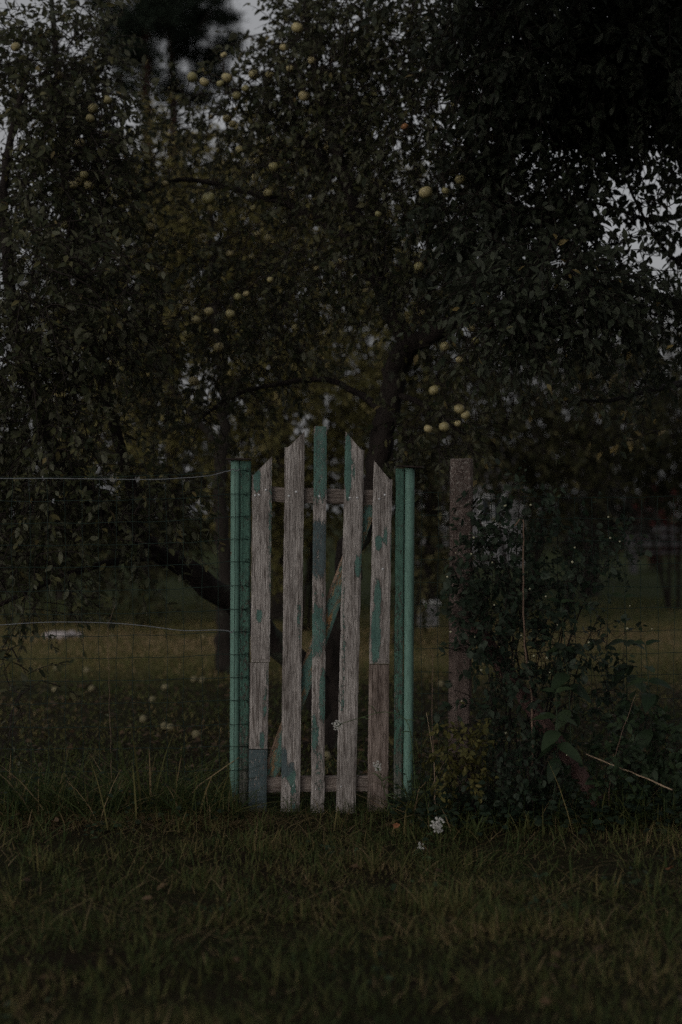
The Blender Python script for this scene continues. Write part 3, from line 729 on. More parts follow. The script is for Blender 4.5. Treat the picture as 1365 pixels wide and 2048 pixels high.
def bench():
    Y = 30; x0, x1 = P(1256, 0, Y).x, P(1400, 0, Y).x; w = x1 - x0
    e = empty('garden_bench', ((x0 + x1) / 2, Y, 0), 'weathered grey garden bench with slatted back on the far lawn at right', 'bench')
    for k in range(3):
        b = MB(); b.box((0, -.2 + k * .15, .45), (w, .11, .035)); b.build('seat_slat', M['grey_wood'], e, smooth=False)
    for k in range(3):
        b = MB(); b.box((0, .24 + k * .03, .62 + k * .16), (w, .03, .10)); b.build('back_slat', M['grey_wood'], e, smooth=False)
    for s in (-1, 1):
        for y in (-.2, .22):
            b = MB(); b.box((s * w * .42, y, .215), (.07, .07, .43)); b.build('leg', M['grey_wood'], e, smooth=False)
        b = MB(); b.box((s * w * .42, .29, .72), (.06, .05, .56)); b.build('back_support', M['grey_wood'], e, smooth=False)
bench()

def pale_box():
    Y = 16.2; p = P(856, 0, Y)
    e = empty('storage_box', (p.x, Y, 0), 'low pale box with a bright white lid standing on the lawn', 'box')
    b = MB(); b.box((0, 0, .125), (.22, .2, .25)); b.build('body', M['shed_wall'], e, smooth=False)
    b = MB(); b.box((0, 0, .272), (.27, .24, .04)); b.build('lid', M['white'], e, smooth=False)
    Y = 18; p = P(866, 0, Y)
pale_box()

def stone_mesh(seed):
    r = np.random.default_rng(seed)
    V, T = [], []
    rows, cols = 5, 9
    for i in range(rows + 1):
        th = PI * i / rows
        for j in range(cols):
            ph = 2 * PI * j / cols
            q = 1 + r.uniform(-.18, .18)
            V.append((math.sin(th) * math.cos(ph) * q, math.sin(th) * math.sin(ph) * q, math.cos(th) * q * .7))
    for i in range(rows):
        for j in range(cols):
            a, b_, c, d = i * cols + j, i * cols + (j + 1) % cols, (i + 1) * cols + (j + 1) % cols, (i + 1) * cols + j
            T += [(a, d, c), (a, c, b_)]
    return np.array(V), np.array(T)

def stones():
    Y = ground_Y(1276); G = 'pale stones lying on the lawn'
    mes = [np_mesh('stone', *stone_mesh(s), M['stone']) for s in range(3)]
    words = ['leftmost low flat stone', 'second stone from the left', 'tall middle stone', 'fourth stone from the left', 'rightmost small stone']
    for k, (px, r) in enumerate([(95, 8), (110, 11), (128, 12), (143, 11), (158, 8)]):
        s = r / F_PX * Y
        o = link('stone', mes[k % 3], None, (P(px, 0, Y).x, Y + random.uniform(-.1, .1), s * .55))
        o.scale = (s * 1.15, s, s); o.rotation_euler[2] = random.uniform(0, 6)
        tagged(o, words[k] + ' in the pale row behind the left wire fence', 'stone', G)
stones()

# ================================================================== the gate
def S(px): return px / F_PX * GY          # pixels to metres at the gate

def board(name, quad, thick, mat, parent, base, y0, paint=None, blue=None, nx=9, step=0.008, top=None, edge=0.0018, brk=True):
    """board between two slanted sides; quad = (xl_top, xr_top, y_top, xl_bot, xr_bot, y_bot) in photo pixels at the gate plane;
    top = (dl, dr) extra pixel drop of the left / right corner from y_top; y0 = front face distance"""
    xlt, xrt, yt, xlb, xrb, yb = quad
    dl, dr = (0, 0) if (top is None or callable(top)) else top
    n = max(4, int(S(yb - yt) / step)); rr = np.random.default_rng(int(xlt * 7 + yt))
    u = np.linspace(0, 1, nx); v = np.linspace(0, 1, n)
    U, Vv = np.meshgrid(u, v, indexing='ij')
    ytop = yt + dl * (1 - U) + dr * U if not callable(top) else yt + top(U)
    py = ytop + (yb - ytop) * Vv
    f = (py - yt) / (yb - yt)
    pxl = xlt + (xlb - xlt) * f; pxr = xrt + (xrb - xrt) * f
    wob = np.interp(np.arange(n), np.arange(0, n + 6, 6), rr.normal(0, 0.35, len(np.arange(0, n + 6, 6))))
    px = pxl + (pxr - pxl) * U + wob[None] * np.where(U < .5, 1 - U, U)
    X = (px - CX) / F_PX * GY; Z = CAM_H + (CY - py) / F_PX * GY
    e = np.minimum(U, 1 - U) * (nx - 1)
    Yf = y0 + np.where(e < 0.5, 0.0035, 0) + rr.normal(0, 0.0004, (nx, 1)) + 0.0012 * np.sin(py / 60 + xlt)
    Yf += np.where(Vv > 1 - 1.5 / n, 0.002, 0)
    Vf = np.stack([X, Yf, Z], -1); Vb = np.stack([X, np.full_like(X, y0 + thick), Z], -1)
    VV = np.concatenate([Vf.reshape(-1, 3), Vb.reshape(-1, 3)]); K = nx * n
    i, j = np.meshgrid(np.arange(nx - 1), np.arange(n - 1), indexing='ij'); a = (i * n + j).ravel()
    b_, c, d = a + n, a + n + 1, a + 1
    T = [np.stack([a, c, b_], -1), np.stack([a, d, c], -1), np.stack([a + K, b_ + K, c + K], -1), np.stack([a + K, c + K, d + K], -1)]
    rim = np.concatenate([np.arange(n), np.arange(1, nx) * n + n - 1, (nx - 1) * n + np.arange(n - 2, -1, -1), np.arange(nx - 2, 0, -1) * n])
    r2 = np.roll(rim, -1)
    T += [np.stack([rim, r2 + K, r2], -1), np.stack([rim, rim + K, r2 + K], -1)]
    def field(spots):
        m = np.zeros_like(X)
        for (cx, cy, rx, ry, s) in (spots or []):
            q = ((px - cx) / rx) ** 2 + ((py - cy) / ry) ** 2
            m = np.maximum(m, s * np.clip(1.35 - q * 0.85, 0, 1))
        return np.concatenate([m.ravel(), m.ravel()])
    me = np_mesh(name, VV - np.asarray(base), np.vstack(T), mat, {'paint': field(paint), 'blue': field(blue)}, smooth=False)
    # smooth the face, keep the sides crisp
    return link(name, me, parent)

def nail(px, py, y, parent, base, r=0.0055):
    b = MB()
    c = np.array([(px - CX) / F_PX * GY, y, CAM_H + (CY - py) / F_PX * GY]) - np.asarray(base)
    an = np.linspace(0, 2 * PI, 8, endpoint=False)
    ring = np.stack([np.cos(an) * r, np.zeros(8), np.sin(an) * r], -1)
    V = np.vstack([ring + c, ring * .7 + c + (0, -.002, 0), [c + (0, -.0026, 0)]])
    T = []
    for k in range(8):
        k2 = (k + 1) % 8
        T += [(k, k2, 8 + k2), (k, 8 + k2, 8 + k), (8 + k, 8 + k2, 16)]
    b.add(V, T); b.build('nail', M['nail'], parent)

def gate():
    base = np.array([P(642, 0, GY).x, GY, 0.0])
    e = empty('garden_gate', base, 'narrow weathered picket gate with five boards and flaking teal paint', 'gate')
    yf = GY - 0.012
    def pk(*a, **k): return board('picket', *a, base=base, **k)
    B, BB = M['board'], M['board_brown']
    full = lambda x, y0, y1, w, s=1.0: (x, (y0 + y1) / 2, w, (y1 - y0) / 1.7, s)
    # 1: three spliced lengths
    p1 = pk((506, 545, 913, 502, 540, 1323.5), .022, B, e, y0=yf, top=lambda U: np.clip((1 - U) * 40, 0, 37), paint=[(515, 962, 9, 26, .8), (543, 1100, 7, 190, .52), (519, 1232, 7, 14, .9), (512, 1010, 5, 60, .35), (540, 1290, 5, 40, .5)])
    pk((501, 538.5, 1325, 499, 535.5, 1497), .022, B, e, y0=yf + .001, paint=[(525, 1480, 6, 18, .95), (530, 1410, 6, 40, .5), (535, 1360, 4, 30, .5)], blue=[(525, 1480, 20, 30, .5)])
    pk((498.5, 535, 1499, 497.5, 533, 1624), .023, B, e, y0=yf - .002, paint=[(516, 1560, 60, 110, .7)], blue=[(516, 1560, 80, 120, 1)])
    p2 = pk((571, 610, 862, 562, 600, 1623), .022, B, e, y0=yf, top=lambda U: np.clip((1 - U) * 40, 0, 33), paint=[(604, 1050, 4, 60, .45), (599, 1240, 5, 60, .55), (569, 1525, 8, 36, .8), (584, 1548, 9, 30, .75), (588, 1595, 9, 40, .55), (564, 1300, 3, 120, .5), (605, 880, 5, 40, .4)], blue=[(572, 1515, 22, 40, 1)])
    p3 = pk((628.6, 654.4, 853, 622, 649, 1625), .022, B, e, y0=yf, paint=[(640, 925, 30, 96, .66), (651, 900, 4, 40, .2), (640, 1098, 32, 66, .7), (634, 1262, 22, 60, .66), (646, 1390, 9, 64, .66), (630, 1468, 9, 44, .66), (640, 1545, 11, 60, .46), (632, 1200, 7, 36, .46), (645, 1190, 5, 30, .4)], blue=[(640, 1095, 34, 70, .85), (635, 1300, 20, 30, .4)])
    p4 = pk((692, 730, 863, 672, 711, 1627), .022, B, e, y0=yf, top=lambda U: np.clip(U * 44, 0, 37), paint=[(696, 930, 8, 72, .95), (708, 945, 5, 20, .6), (716, 1132, 7, 24, .85), (725, 1100, 4, 60, .6), (688, 1300, 4, 200, .52), (682, 1400, 5, 60, .45)])
    p5 = pk((748, 785, 921, 738.6, 779, 1327), .022, B, e, y0=yf, top=lambda U: np.clip(U * 44, 0, 38), paint=[(758, 1085, 8, 16, .9), (772, 1070, 5, 24, .7), (782, 1090, 3, 40, .7), (755, 1200, 8, 46, .85), (752, 1270, 10, 60, .9), (748, 1310, 6, 30, .6)])
    pk((738.8, 779, 1329, 735, 776, 1622), .022, BB, e, y0=yf + .001)
    def rail(quad, y0, paint=None):
        return board('rail', quad, .035, M['rail'], e, base, y0, paint, nx=9, step=.006)
    # rails are built as slanted boards
    def slab(name, a, b2, h, thick, mat, y0, paint=()):
        a = P(*a, GY); b2 = P(*b2, GY); L = (b2 - a).length; ang = math.atan2(b2.z - a.z, b2.x - a.x)
        nx, nz = 80, 7; rr = np.random.default_rng(int(L * 1000))
        u, w = np.meshgrid(np.linspace(0, 1, nx), np.linspace(-.5, .5, nz), indexing='ij')
        ed = (np.abs(w) > .49)
        f = np.stack([w * h + np.interp(u, np.linspace(0, 1, 9), rr.normal(0, h * .025, 9)), np.where(ed, .003, 0) + rr.normal(0, .0005, u.shape), u * L], -1)
        bk = f.copy(); bk[..., 1] = thick
        V = np.concatenate([f.reshape(-1, 3), bk.reshape(-1, 3)]); K = nx * nz
        i, j = np.meshgrid(np.arange(nx - 1), np.arange(nz - 1), indexing='ij'); q = (i * nz + j).ravel()
        T = [np.stack([q, q + nz + 1, q + nz], -1)[:, ::1], np.stack([q, q + 1, q + nz + 1], -1), np.stack([q + K, q + nz + K, q + nz + 1 + K], -1), np.stack([q + K, q + nz + 1 + K, q + 1 + K], -1)]
        rim = np.concatenate([np.arange(nz), np.arange(1, nx) * nz + nz - 1, (nx - 1) * nz + np.arange(nz - 2, -1, -1), np.arange(nx - 2, 0, -1) * nz]); r2 = np.roll(rim, -1)
        T += [np.stack([rim, r2 + K, r2], -1), np.stack([rim, rim + K, r2 + K], -1)]
        pt = np.zeros(nx * nz)
        for (u0, w0, ru, rw, s) in paint:
            pt = np.maximum(pt, (s * np.clip(1.35 - (((u - u0) / ru) ** 2 + ((w - w0) / rw) ** 2) * .85, 0, 1)).ravel())
        me = np_mesh(name, V, np.vstack(T), mat, {'paint': np.tile(pt, 2), 'blue': np.zeros(2 * K)}, smooth=False)
        o = link(name, me, e)
        o.location = Vector((a.x, y0, a.z)) - Vector(base)
        o.rotation_euler[1] = PI / 2 - ang
        return o
    slab('rail', (502, 987), (786, 996), S(30), .034, M['rail'], yf + .026)
    slab('rail', (504, 1571), (776, 1569), S(30), .034, M['rail'], yf + .026)
    br = slab('brace', (539, 1553), (740, 1010), S(31), .024, M['brace'], yf + .029, [(.5, .1, .9, .6, .68)])
    br['label'] = 'teal and rust stained diagonal brace'
    for b_, pts in ((p1, [(511, 991), (533, 980), (519, 990)]), (p2, [(578.5, 992), (593, 984)]), (p3, [(639, 993)]), (p4, [(700, 996), (715, 996)]), (p5, [(759, 998), (766, 1138), (770, 990)])):
        for q in pts: nail(*q, yf - .001, b_, base)
    for b_, pts in ((p2, [(572, 1571), (587, 1571)]), (p3, [(632, 1577)]), (p4, [(683, 1572)])):
        for q in pts: nail(*q, yf - .001, b_, base, .003)
gate()

# ------------------------------------------------------------------ gate posts
def gate_post(label, pipe_t, pipe_b, rp, tim, cap, y_top, y_bot, tilt=0):
    base = np.array([P((pipe_b + tim[2]) / 2, 0, GY).x, GY, 0])
    e = empty('gate_post', base, label, 'post', 'green gate posts')
    yc = GY + .02
    zt = P(0, y_top, GY).z
    b = MB(); xt, xb = P(pipe_t, 0, GY).x - base[0], P(pipe_b, 0, GY).x - base[0]
    n = 14
    b.tube([(xb + (xt - xb) * k / n, yc - base[1], -.06 + (zt + .06) * k / n) for k in range(n + 1)], S(rp), 20)
    b.build('pipe', M['pipe'], e)
    t = board('timber', tim, .06, M['post_timber'], e, base, GY + .002, paint=[((tim[0] + tim[1]) / 2, y_top + 220, 40, 480, .6), ((tim[0] + tim[1]) / 2, y_top + 90, 40, 200, .72)])
    b = MB(); c0, c1 = P(cap[0], 0, GY).x - base[0], P(cap[1], 0, GY).x - base[0]
    R = Matrix.Rotation(tilt, 3, 'Y')
    b.box(((c0 + c1) / 2, yc - base[1], zt + .006), (c1 - c0, .10, .006), R)
    b.build('cap_plate', M['cap'], e, smooth=False)
    return e
gate_post('green gate post left of the gate, wound with fence wire', 471, 468.5, 9.6, (481, 501.5, 922, 478, 496.5, 1620), (453, 502), 921, 1600)
gate_post('bare green gate post right of the gate, under a tilted plate', 820, 816.5, 10.2, (792.5, 808.7, 937, 788, 805, 1606), (794, 845), 936, 1590, 0.05)

# ------------------------------------------------------------------ wire fences
def fence_left():
    base = np.array([P(230, 0, GY).x, GY, 0])
    e = empty('wire_fence', base, 'green wire mesh fence with two pale strands, left of the gate', 'fence', 'wire mesh fence panels')
    rows = [940, 988, 1033, 1078, 1123, 1171, 1218, 1263, 1308, 1354, 1400, 1448, 1492, 1539, 1586]
    sag = lambda x, k: (16 - k * .8) * (1 - math.exp(-max(0, 461 - x) / 130))
    def w(name, pts, r, mat):
        b = MB(); b.tube([np.array(p) - base for p in pts], r, 5); b.build(name, mat, e)
    xs = list(range(-700, 460, 22))
    for k, y in enumerate(rows):
        ph = random.uniform(0, 6)
        pts = [P(x, y + sag(x, k) + .9 * math.sin(x / 23 + ph) + .6 * math.sin(x / 9 + ph), GY - .006) for x in xs]
        # over the pipe, then the timber edge
        for x, yy in ((458, GY - .004), (463, GY - .022), (471, GY - .027), (479, GY - .022), (484, GY - .008), (496, GY - .006)):
            q = P(x, y + random.uniform(-.6, .6), GY); pts.append(Vector((q.x, yy + .02 - .018, q.z)))
        w('wire', pts, .0014, M['wire_green'])
    for x in [24 - 34.4 * k for k in range(20, 0, -1)] + [24, 60, 95, 130, 164, 198, 232, 265, 298, 333, 366, 403, 436]:
        ph = random.uniform(0, 6)
        pts = [P(x + 1.3 * math.sin(y / 37 + ph) + .8 * math.sin(y / 15 + ph) + (y - 950) * .004, y + sag(x, (y - 940) / 46), GY - .004) for y in range(940, 1600, 15)]
        w('wire', pts, .0012, M['wire_green'])
    for x, yy in ((472, GY - .03), (482, GY - .012)):
        pts = [(P(x - (y - 940) * .004 + .5 * math.sin(y / 20), y, GY).x, yy, P(0, y, GY).z) for y in range(934, 1595, 15)]
        w('wire', pts, .0013, M['wire_green'])
    for pts in ([(-700, 952), (-260, 954), (0, 957), (110, 957), (293, 959), (366, 956), (421, 951), (448, 944), (462, 941), (466, 938), (474, 942), (480, 938)],
                [(-700, 1256), (-260, 1266), (0, 1250), (60, 1246), (128, 1244), (220, 1246), (293, 1252), (366, 1261), (432, 1260), (458, 1262), (464, 1266), (468, 1259)]):
        b = MB(); b.tube(resample([np.array(P(x, y, GY - (.012 if x < 459 else .034))) - base for x, y in pts], .02), .0019, 6)
        o = b.build('strand', M['wire_zinc'], e); o['label'] = 'pale galvanised strand'
    # ties on the timber
    for y in rows[:-1]:
        b = MB(); c = np.array(P(493 + random.uniform(-1, 3), y + random.uniform(-2, 2), GY - .006)) - base
        an = np.linspace(0, 1.8 * PI, 9)
        b.tube([c + np.array([math.cos(t) * .008, -.004 * math.sin(t), math.sin(t) * .009]) for t in an], .0013, 4)
        b.build('wire_tie', M['wire_green'], e)
fence_left()

def fence_right(label, x0, x1, top, bot, Y, first):
    base = np.array([P((x0 + x1) / 2, 0, Y).x, Y, 0])
    e = empty('wire_fence', base, label, 'fence', 'wire mesh fence panels')
    f = GY / Y
    y = top; k = 0
    while y < bot:
        ph = random.uniform(0, 6)
        b = MB(); n = max(4, int((x1 - x0) / 20))
        b.tube([np.array(P(x, y + 1.5 * math.sin(x / 70 + ph) + .8 * math.sin(x / 21 + ph), Y)) - base for x in np.linspace(x0, x1, n)], .0013, 5)
        b.build('wire', M['wire_green'], e); y += 45 * f
    x = x0 + first
    while x < x1:
        ph = random.uniform(0, 6)
        b = MB(); b.tube([np.array(P(x + 1.4 * math.sin(yy / 60 + ph), yy, Y + .002)) - base for yy in np.arange(top, bot, 22)], .0012, 5)
        b.build('wire', M['wire_green'], e); x += 33.5 * f
    return e
fence_right('short panel of green wire mesh between gate and concrete post', 831, 905, 985, 1590, GY + .03, 12)
fr = fence_right('green wire mesh fence half hidden by bushes, right of the concrete post', 948, 1640, 994, 1590, GY + .06, 36)

# ------------------------------------------------------------------ concrete post and strut
def concrete_post():
    Yp = GY + .04; p = P(925, 0, Yp)
    w = 44.3 / F_PX * Yp; c = w * .24
    out = [(-w / 2 + c, -w / 2), (w / 2 - c * .5, -w / 2), (w / 2, -w / 2 + c * .5), (w / 2, w / 2 - c), (w / 2 - c, w / 2), (-w / 2 + c, w / 2), (-w / 2, w / 2 - c), (-w / 2, -w / 2 + c)]
    zs = np.concatenate([np.linspace(-.1, P(0, 919, Yp).z, 60), [P(0, 917, Yp).z]])
    rr = np.random.default_rng(5)
    V, T = [], []; n = len(out)
    for k, z in enumerate(zs):
        s = 1 if k < len(zs) - 1 else .93
        for (x, y) in out:
            lean = -.010 * (1 - z / 1.55)
            V.append((x * s + lean + rr.normal(0, .0009), y * s + rr.normal(0, .0009), z + (rr.normal(0, .002) if k > len(zs) - 3 else 0)))
    for k in range(len(zs) - 1):
        for j in range(n):
            a, b_, c_, d = k * n + j, k * n + (j + 1) % n, (k + 1) * n + (j + 1) % n, (k + 1) * n + j
            T += [(a, b_, c_), (a, c_, d)]
    V.append((0, 0, zs[-1] + .002)); e = (len(zs) - 1) * n
    T += [(e + j, e + (j + 1) % n, len(V) - 1) for j in range(n)]
    o = link('concrete_post', np_mesh('concrete_post', V, T, M['concrete'], smooth=False), None, (p.x, Yp + w / 2, 0))
    tagged(o, 'square chamfered concrete fence post spotted with pale lichen', 'post')
    # wire end twisted through the post
    # strut
    a, b2 = P(948, 1250, GY + .02), P(1200, 1606, GY - .17)
    m = MB(); L = (b2 - a).length; n = 24
    pts = [a + (b2 - a) * (k / n) for k in range(n + 1)]
    m.tube([q - Vector((b2.x, b2.y, 0)) for q in pts], .034, 4, lump=.02)
    o = m.build('concrete_strut', M['strut'], None, (b2.x, b2.y, 0), smooth=False)
    tagged(o, 'slanting red brown strut leaning against the concrete post through the bushes', 'strut')
concrete_post()

# ================================================================== plants by the fence
def snowberry():
    Y = 6.35; bx = P(1030, 0, Y).x
    t = Tree('snowberry_bush', (bx, Y, 0), 'snowberry bush with small dark leaves and white berries beside the concrete post', 'bush', None, 'twig')
    ends = [(905, 1130, 6.1), (960, 1040, 6.2), (1040, 990, 6.25), (1010, 1110, 6.15), (1090, 1080, 6.3), (1180, 1060, 6.35), (1220, 1110, 6.3), (1150, 1180, 6.2), (930, 1250, 6.05), (1000, 1260, 6.1), (1080, 1300, 6.1), (1200, 1230, 6.3), (910, 1380, 6.05), (1230, 1380, 6.2)]
    for (x, y, Yk) in ends:
        s = Vector((bx + rng.uniform(-.15, .2), Y + rng.uniform(-.05, .1), -.02)); e = P(x, y, Yk)
        mid = s.lerp(e, .55) + Vector((0, 0, .15))
        t.limb([s, mid, e], .006, .0022, 'stem', sides=5, lump=0)
    S_, O = blobs([(985, 1110, 6.15, 55, 75, .12, 58), (1030, 1030, 6.25, 70, 50, .12, 40), (1015, 1200, 6.1, 55, 60, .12, 42), (975, 1260, 6.05, 40, 70, .1, 32), (915, 1120, 6.02, 26, 22, .05, 8), (905, 1230, 6.02, 22, 26, .05, 6), (1120, 1120, 6.3, 90, 70, .14, 50), (1200, 1090, 6.35, 60, 50, .12, 26), (1070, 1290, 6.15, 90, 70, .12, 44),
                   (1010, 1350, 6.1, 55, 70, .12, 42), (915, 1400, 6.02, 24, 24, .05, 5), (1170, 1300, 6.25, 90, 80, .14, 34), (1200, 1420, 6.25, 90, 60, .14, 24), (1040, 1430, 6.15, 80, 60, .12, 34), (1130, 1190, 6.2, 70, 50, .12, 26)])
    t.twigs(S_, O, length=(.10, .22), leaves=9, size=(.028, .045), droop=.3, r=.0014, tint=(.5, .2), upn=.7)
    t.finish(M['snow_leaf'], singles=298, single_kw=dict(wid=.34, droop=.15))
    be = np_mesh('berry', *stone_mesh(99), M['berry'])
    for (x, y) in [(948, 1075), (943, 1108), (985, 1125), (912, 1106), (895, 1154), (1060, 1178), (1092, 1193), (989, 1210), (1115, 1250), (1178, 1285), (902, 1264), (950, 1274), (1043, 1271), (1068, 1312), (1094, 1316), (1148, 1326), (1100, 1345), (1056, 1326), (963, 1340), (924, 1402), (1260, 1212), (1217, 1034), (1240, 1083), (1221, 1076), (1145, 1124), (1150, 1095), (1010, 1012), (1012, 1011), (1062, 1010), (1255, 1257), (1304, 1258), (1012, 1466), (1134, 1510), (1122, 1526)]:
        p = P(x, y, 5.98 + random.uniform(0, .06))
        o = bpy.data.objects.new('berry', be); COL.objects.link(o); o.parent = t.root
        o.location = p - Vector(t.base); s = random.uniform(.003, .0056); o.scale = (s, s, s * 1.3)
snowberry()

def broad_plant(label, base_px, Y, top, nodes, L):
    b = P(base_px, 0, Y); base = Vector((b.x, Y, 0))
    e = empty('broadleaf_weed', base, label, 'plant', 'broad leaved weeds by the right fence')
    tp = P(*top, Y)
    m = MB(); pts = resample([(0, 0, -.02), (tp - base) * .5 + Vector((.02, 0, 0)), tp - base], .05)
    m.tube(pts, np.linspace(.004, .002, len(pts)), 6); m.build('stem', M['big_leaf'], e)
    pos, D, N, sz = [], [], [], []
    for k in range(nodes):
        f = 1 - k * .095; i = int(f * (len(pts) - 1)); p = pts[i] + np.array(base)
        for s in range(2):
            a = k * 1.45 + s * PI + random.uniform(-.25, .25)
            up = .55 - .22 * k + random.uniform(-.12, .12)
            pos.append(p); D.append((math.cos(a), math.sin(a) * .8, up)); N.append((-.3 * math.cos(a), -.55, 1)); sz.append(L * (.55 + .16 * min(k, 3)) * random.uniform(.85, 1.1))
    pos, D, N, sz = map(np.array, (pos, D, N, sz))
    leaf_objects('leaf', pos, unit(D.astype(float)), unit(N.astype(float)), sz, rng.uniform(.1, .95, len(pos)), M['big_leaf'], e, base, n_var=4, rows=7, wid=.25, fold=.25, droop=.45, wave=.12)
broad_plant('tall broad leaved weed in front of the snowberry, tip above the strut', 1140, 6.05, (1122, 1205), 6, .115)
broad_plant('short broad leaved weed with drooping leaves in front of the strut', 1100, 5.95, (1112, 1385), 6, .12)
broad_plant('broad leaved weed nearest the right edge', 1295, 6.1, (1292, 1290), 6, .115)
broad_plant('broad leaved weed rising highest at right, behind the wire', 1240, 6.4, (1250, 1195), 6, .12)

def small_bush(name, label, base_px, Y, lst, mat, size, singles, stems, lv=9, kw=None, cat='bush'):
    bx = P(base_px, 0, Y).x
    t = Tree(name, (bx, Y, 0), label, cat, None, 'twig')
    for (x, y, Yk) in stems:
        s = Vector((bx + rng.uniform(-.05, .05), Y + rng.uniform(-.03, .03), -.02)); e = P(x, y, Yk)
        t.limb([s, s.lerp(e, .5) + Vector((0, 0, .05)), e], .004, .0018, 'stem', sides=5, lump=0)
    S_, O = blobs(lst); S_[:, 2] = np.maximum(S_[:, 2], .03)
    t.twigs(S_, O, length=(.06, .15), leaves=lv, size=size, droop=.25, r=.0012, tint=(.5, .25), upn=.7)
    t.finish(M[mat], singles=singles, single_kw=kw)
small_bush('spiraea_shrub', 'small yellow green shrub at the foot of the concrete post', 935, 5.98, [(935, 1500, 5.95, 38, 60, .1, 38), (905, 1530, 5.95, 30, 30, .08, 14), (960, 1470, 5.97, 22, 30, .06, 8)], 'gold_leaf', (.022, .04), 200, [(935, 1450, 5.95), (910, 1510, 5.95), (965, 1490, 5.95), (945, 1520, 5.95)])
small_bush('bramble_bush', 'low bluish green bush of small leaves in front of the strut foot', 1080, 5.98, [(1040, 1520, 5.95, 80, 50, .12, 50), (1095, 1520, 6.1, 50, 45, .1, 30), (1000, 1570, 5.95, 60, 40, .1, 26), (1120, 1570, 6.0, 30, 30, .08, 8), (930, 1590, 5.95, 50, 30, .1, 16)], 'snow_leaf', (.022, .036), 290, [(1040, 1480, 5.95), (1110, 1490, 5.95), (990, 1540, 5.95), (1150, 1540, 5.95), (930, 1580, 5.95)], kw=dict(wid=.36))
small_bush('nettle_bush', 'dark leafy weed bush at the right edge below the broad leaved weeds', 1300, 6.1, [(1290, 1490, 6.1, 80, 70, .14, 60), (1350, 1530, 6.1, 50, 60, .14, 34), (1230, 1540, 6.05, 50, 50, .12, 24)], 'big_leaf', (.03, .055), 200, [(1290, 1430, 6.1), (1340, 1480, 6.1), (1240, 1510, 6.05)])

# stick, dry stems
def rod(name, label, cat, pts, r0, r1, mat, group=None):
    base = Vector((pts[-1].x, pts[-1].y, 0))
    q = resample([p - base for p in pts], .03)
    q[1:-1] += rng.normal(0, .0012, q[1:-1].shape)
    m = MB(); m.tube(q, np.linspace(r0, r1, len(q)), 6, lump=.06)
    return tagged(m.build(name, mat, None, base), label, cat, group)
rod('stick', 'thin pale bare stick slanting down to the right edge', 'stick', [P(1172, 1508, 6.05), P(1250, 1540, 5.98), P(1300, 1560, 5.9), P(1345, 1580, 5.85)], .0026, .0034, M['dry'])
G = 'dry upright stems'
rod('dry_stem', 'bent brown dry stem rising in front of the snowberry bush', 'dry stem', [P(1030, 1052, 6.0), P(1047, 1040, 6.0), P(1047, 1150, 6.0), P(1050, 1290, 6.02), P(1064, 1400, 6.03), P(1066, 1590, 6.05)], .003, .005, M['dry_dark'], G)
rod('dry_stem', 'upright dry stem just right of the right gate post', 'dry stem', [P(867, 1310, 6.05), P(864, 1430, 6.05), P(870, 1540, 6.05), P(868, 1610, 6.05)], .001, .0018, M['dry_dark'], G)
rod('dry_stem', 'pale dry stem leaning between right gate post and concrete post', 'dry stem', [P(853, 1425, 6.02), P(866, 1500, 6.02), P(872, 1615, 6.02)], .001, .002, M['dry'], G)
rod('dry_stem', 'brown dry stem leaning right beside the lower end of the strut', 'dry stem', [P(1272, 1390, 6.0), P(1240, 1480, 6.0), P(1222, 1560, 6.0), P(1215, 1640, 6.0)], .001, .002, M['dry_dark'], G)
rod('dry_stem', 'thin dry stem crossing the lower pale strand of the left fence', 'dry stem', [P(230, 1212, 6.1), P(221, 1240, 6.1), P(217, 1290, 6.1), P(224, 1590, 6.1)], .0008, .0012, M['dry_dark'], G)

# yarrow
def yarrow(label, stem, r, n, group='white yarrow flowers by the gate'):
    base = Vector((stem[0].x, stem[0].y, 0))
    e = empty('yarrow', base, label, 'flower', group)
    q = resample([p - base for p in stem], .03)
    m = MB(); m.tube(q, np.linspace(.0022, .0013, len(q)), 5); m.build('stem', M['stem'], e)
    tip = q[-1]
    m = MB(); an = np.linspace(0, 2 * PI, 6, endpoint=False)
    for k in range(n):
        d = np.array([random.gauss(0, .5), -abs(random.gauss(.25, .25)), random.gauss(0, .6)]); d = d / max(1, np.linalg.norm(d))
        c = tip + d * r * np.array([1, .6, 1])
        s = r * random.uniform(.14, .24); nrm = unit(np.array([random.gauss(0, .3), -.8, .7 + random.gauss(0, .3)]))
        u = unit(np.cross(nrm, [1, .2, 0])); v = np.cross(nrm, u)
        ring = c + s * (np.cos(an)[:, None] * u + np.sin(an)[:, None] * v) + nrm * s * .15 * rng.uniform(-1, 1, (6, 1))
        V = np.vstack([ring, [c + nrm * s * .4], [c - nrm * s * .5]])
        m.add(V, [(i, (i + 1) % 6, 6) for i in range(6)] + [((i + 1) % 6, i, 7) for i in range(6)])
        m.tube([tip - (q[-1] - q[-2]) * .6, c - nrm * s * .3], .0005, 3, m=1, caps=False)
    m.build('flower_head', [M['petal'], M['stem']], e, smooth=False)
    # feathery leaves along the stem
    for f in np.linspace(.25, .85, 7):
        m = MB()
        i = int(f * (len(q) - 1)); p = q[i]
        d = unit(np.array([random.uniform(-1, 1), random.uniform(-.6, 0), random.uniform(-.4, .6)])) * .05
        pts = [p, p + d * .5 + np.array([0, 0, .006]), p + d]
        m.tube(pts, [.0016, .0024, .0006], 4); m.build('leaf', M['stem'], e)
yarrow('yarrow head in front of the fourth picket on a long arching stem', [P(832, 1610, 6.02), P(826, 1500, 6.0), P(812, 1440, 6.0), P(770, 1424, 6.0), P(720, 1436, 6.0), P(674, 1450, 6.0)], .02, 40)
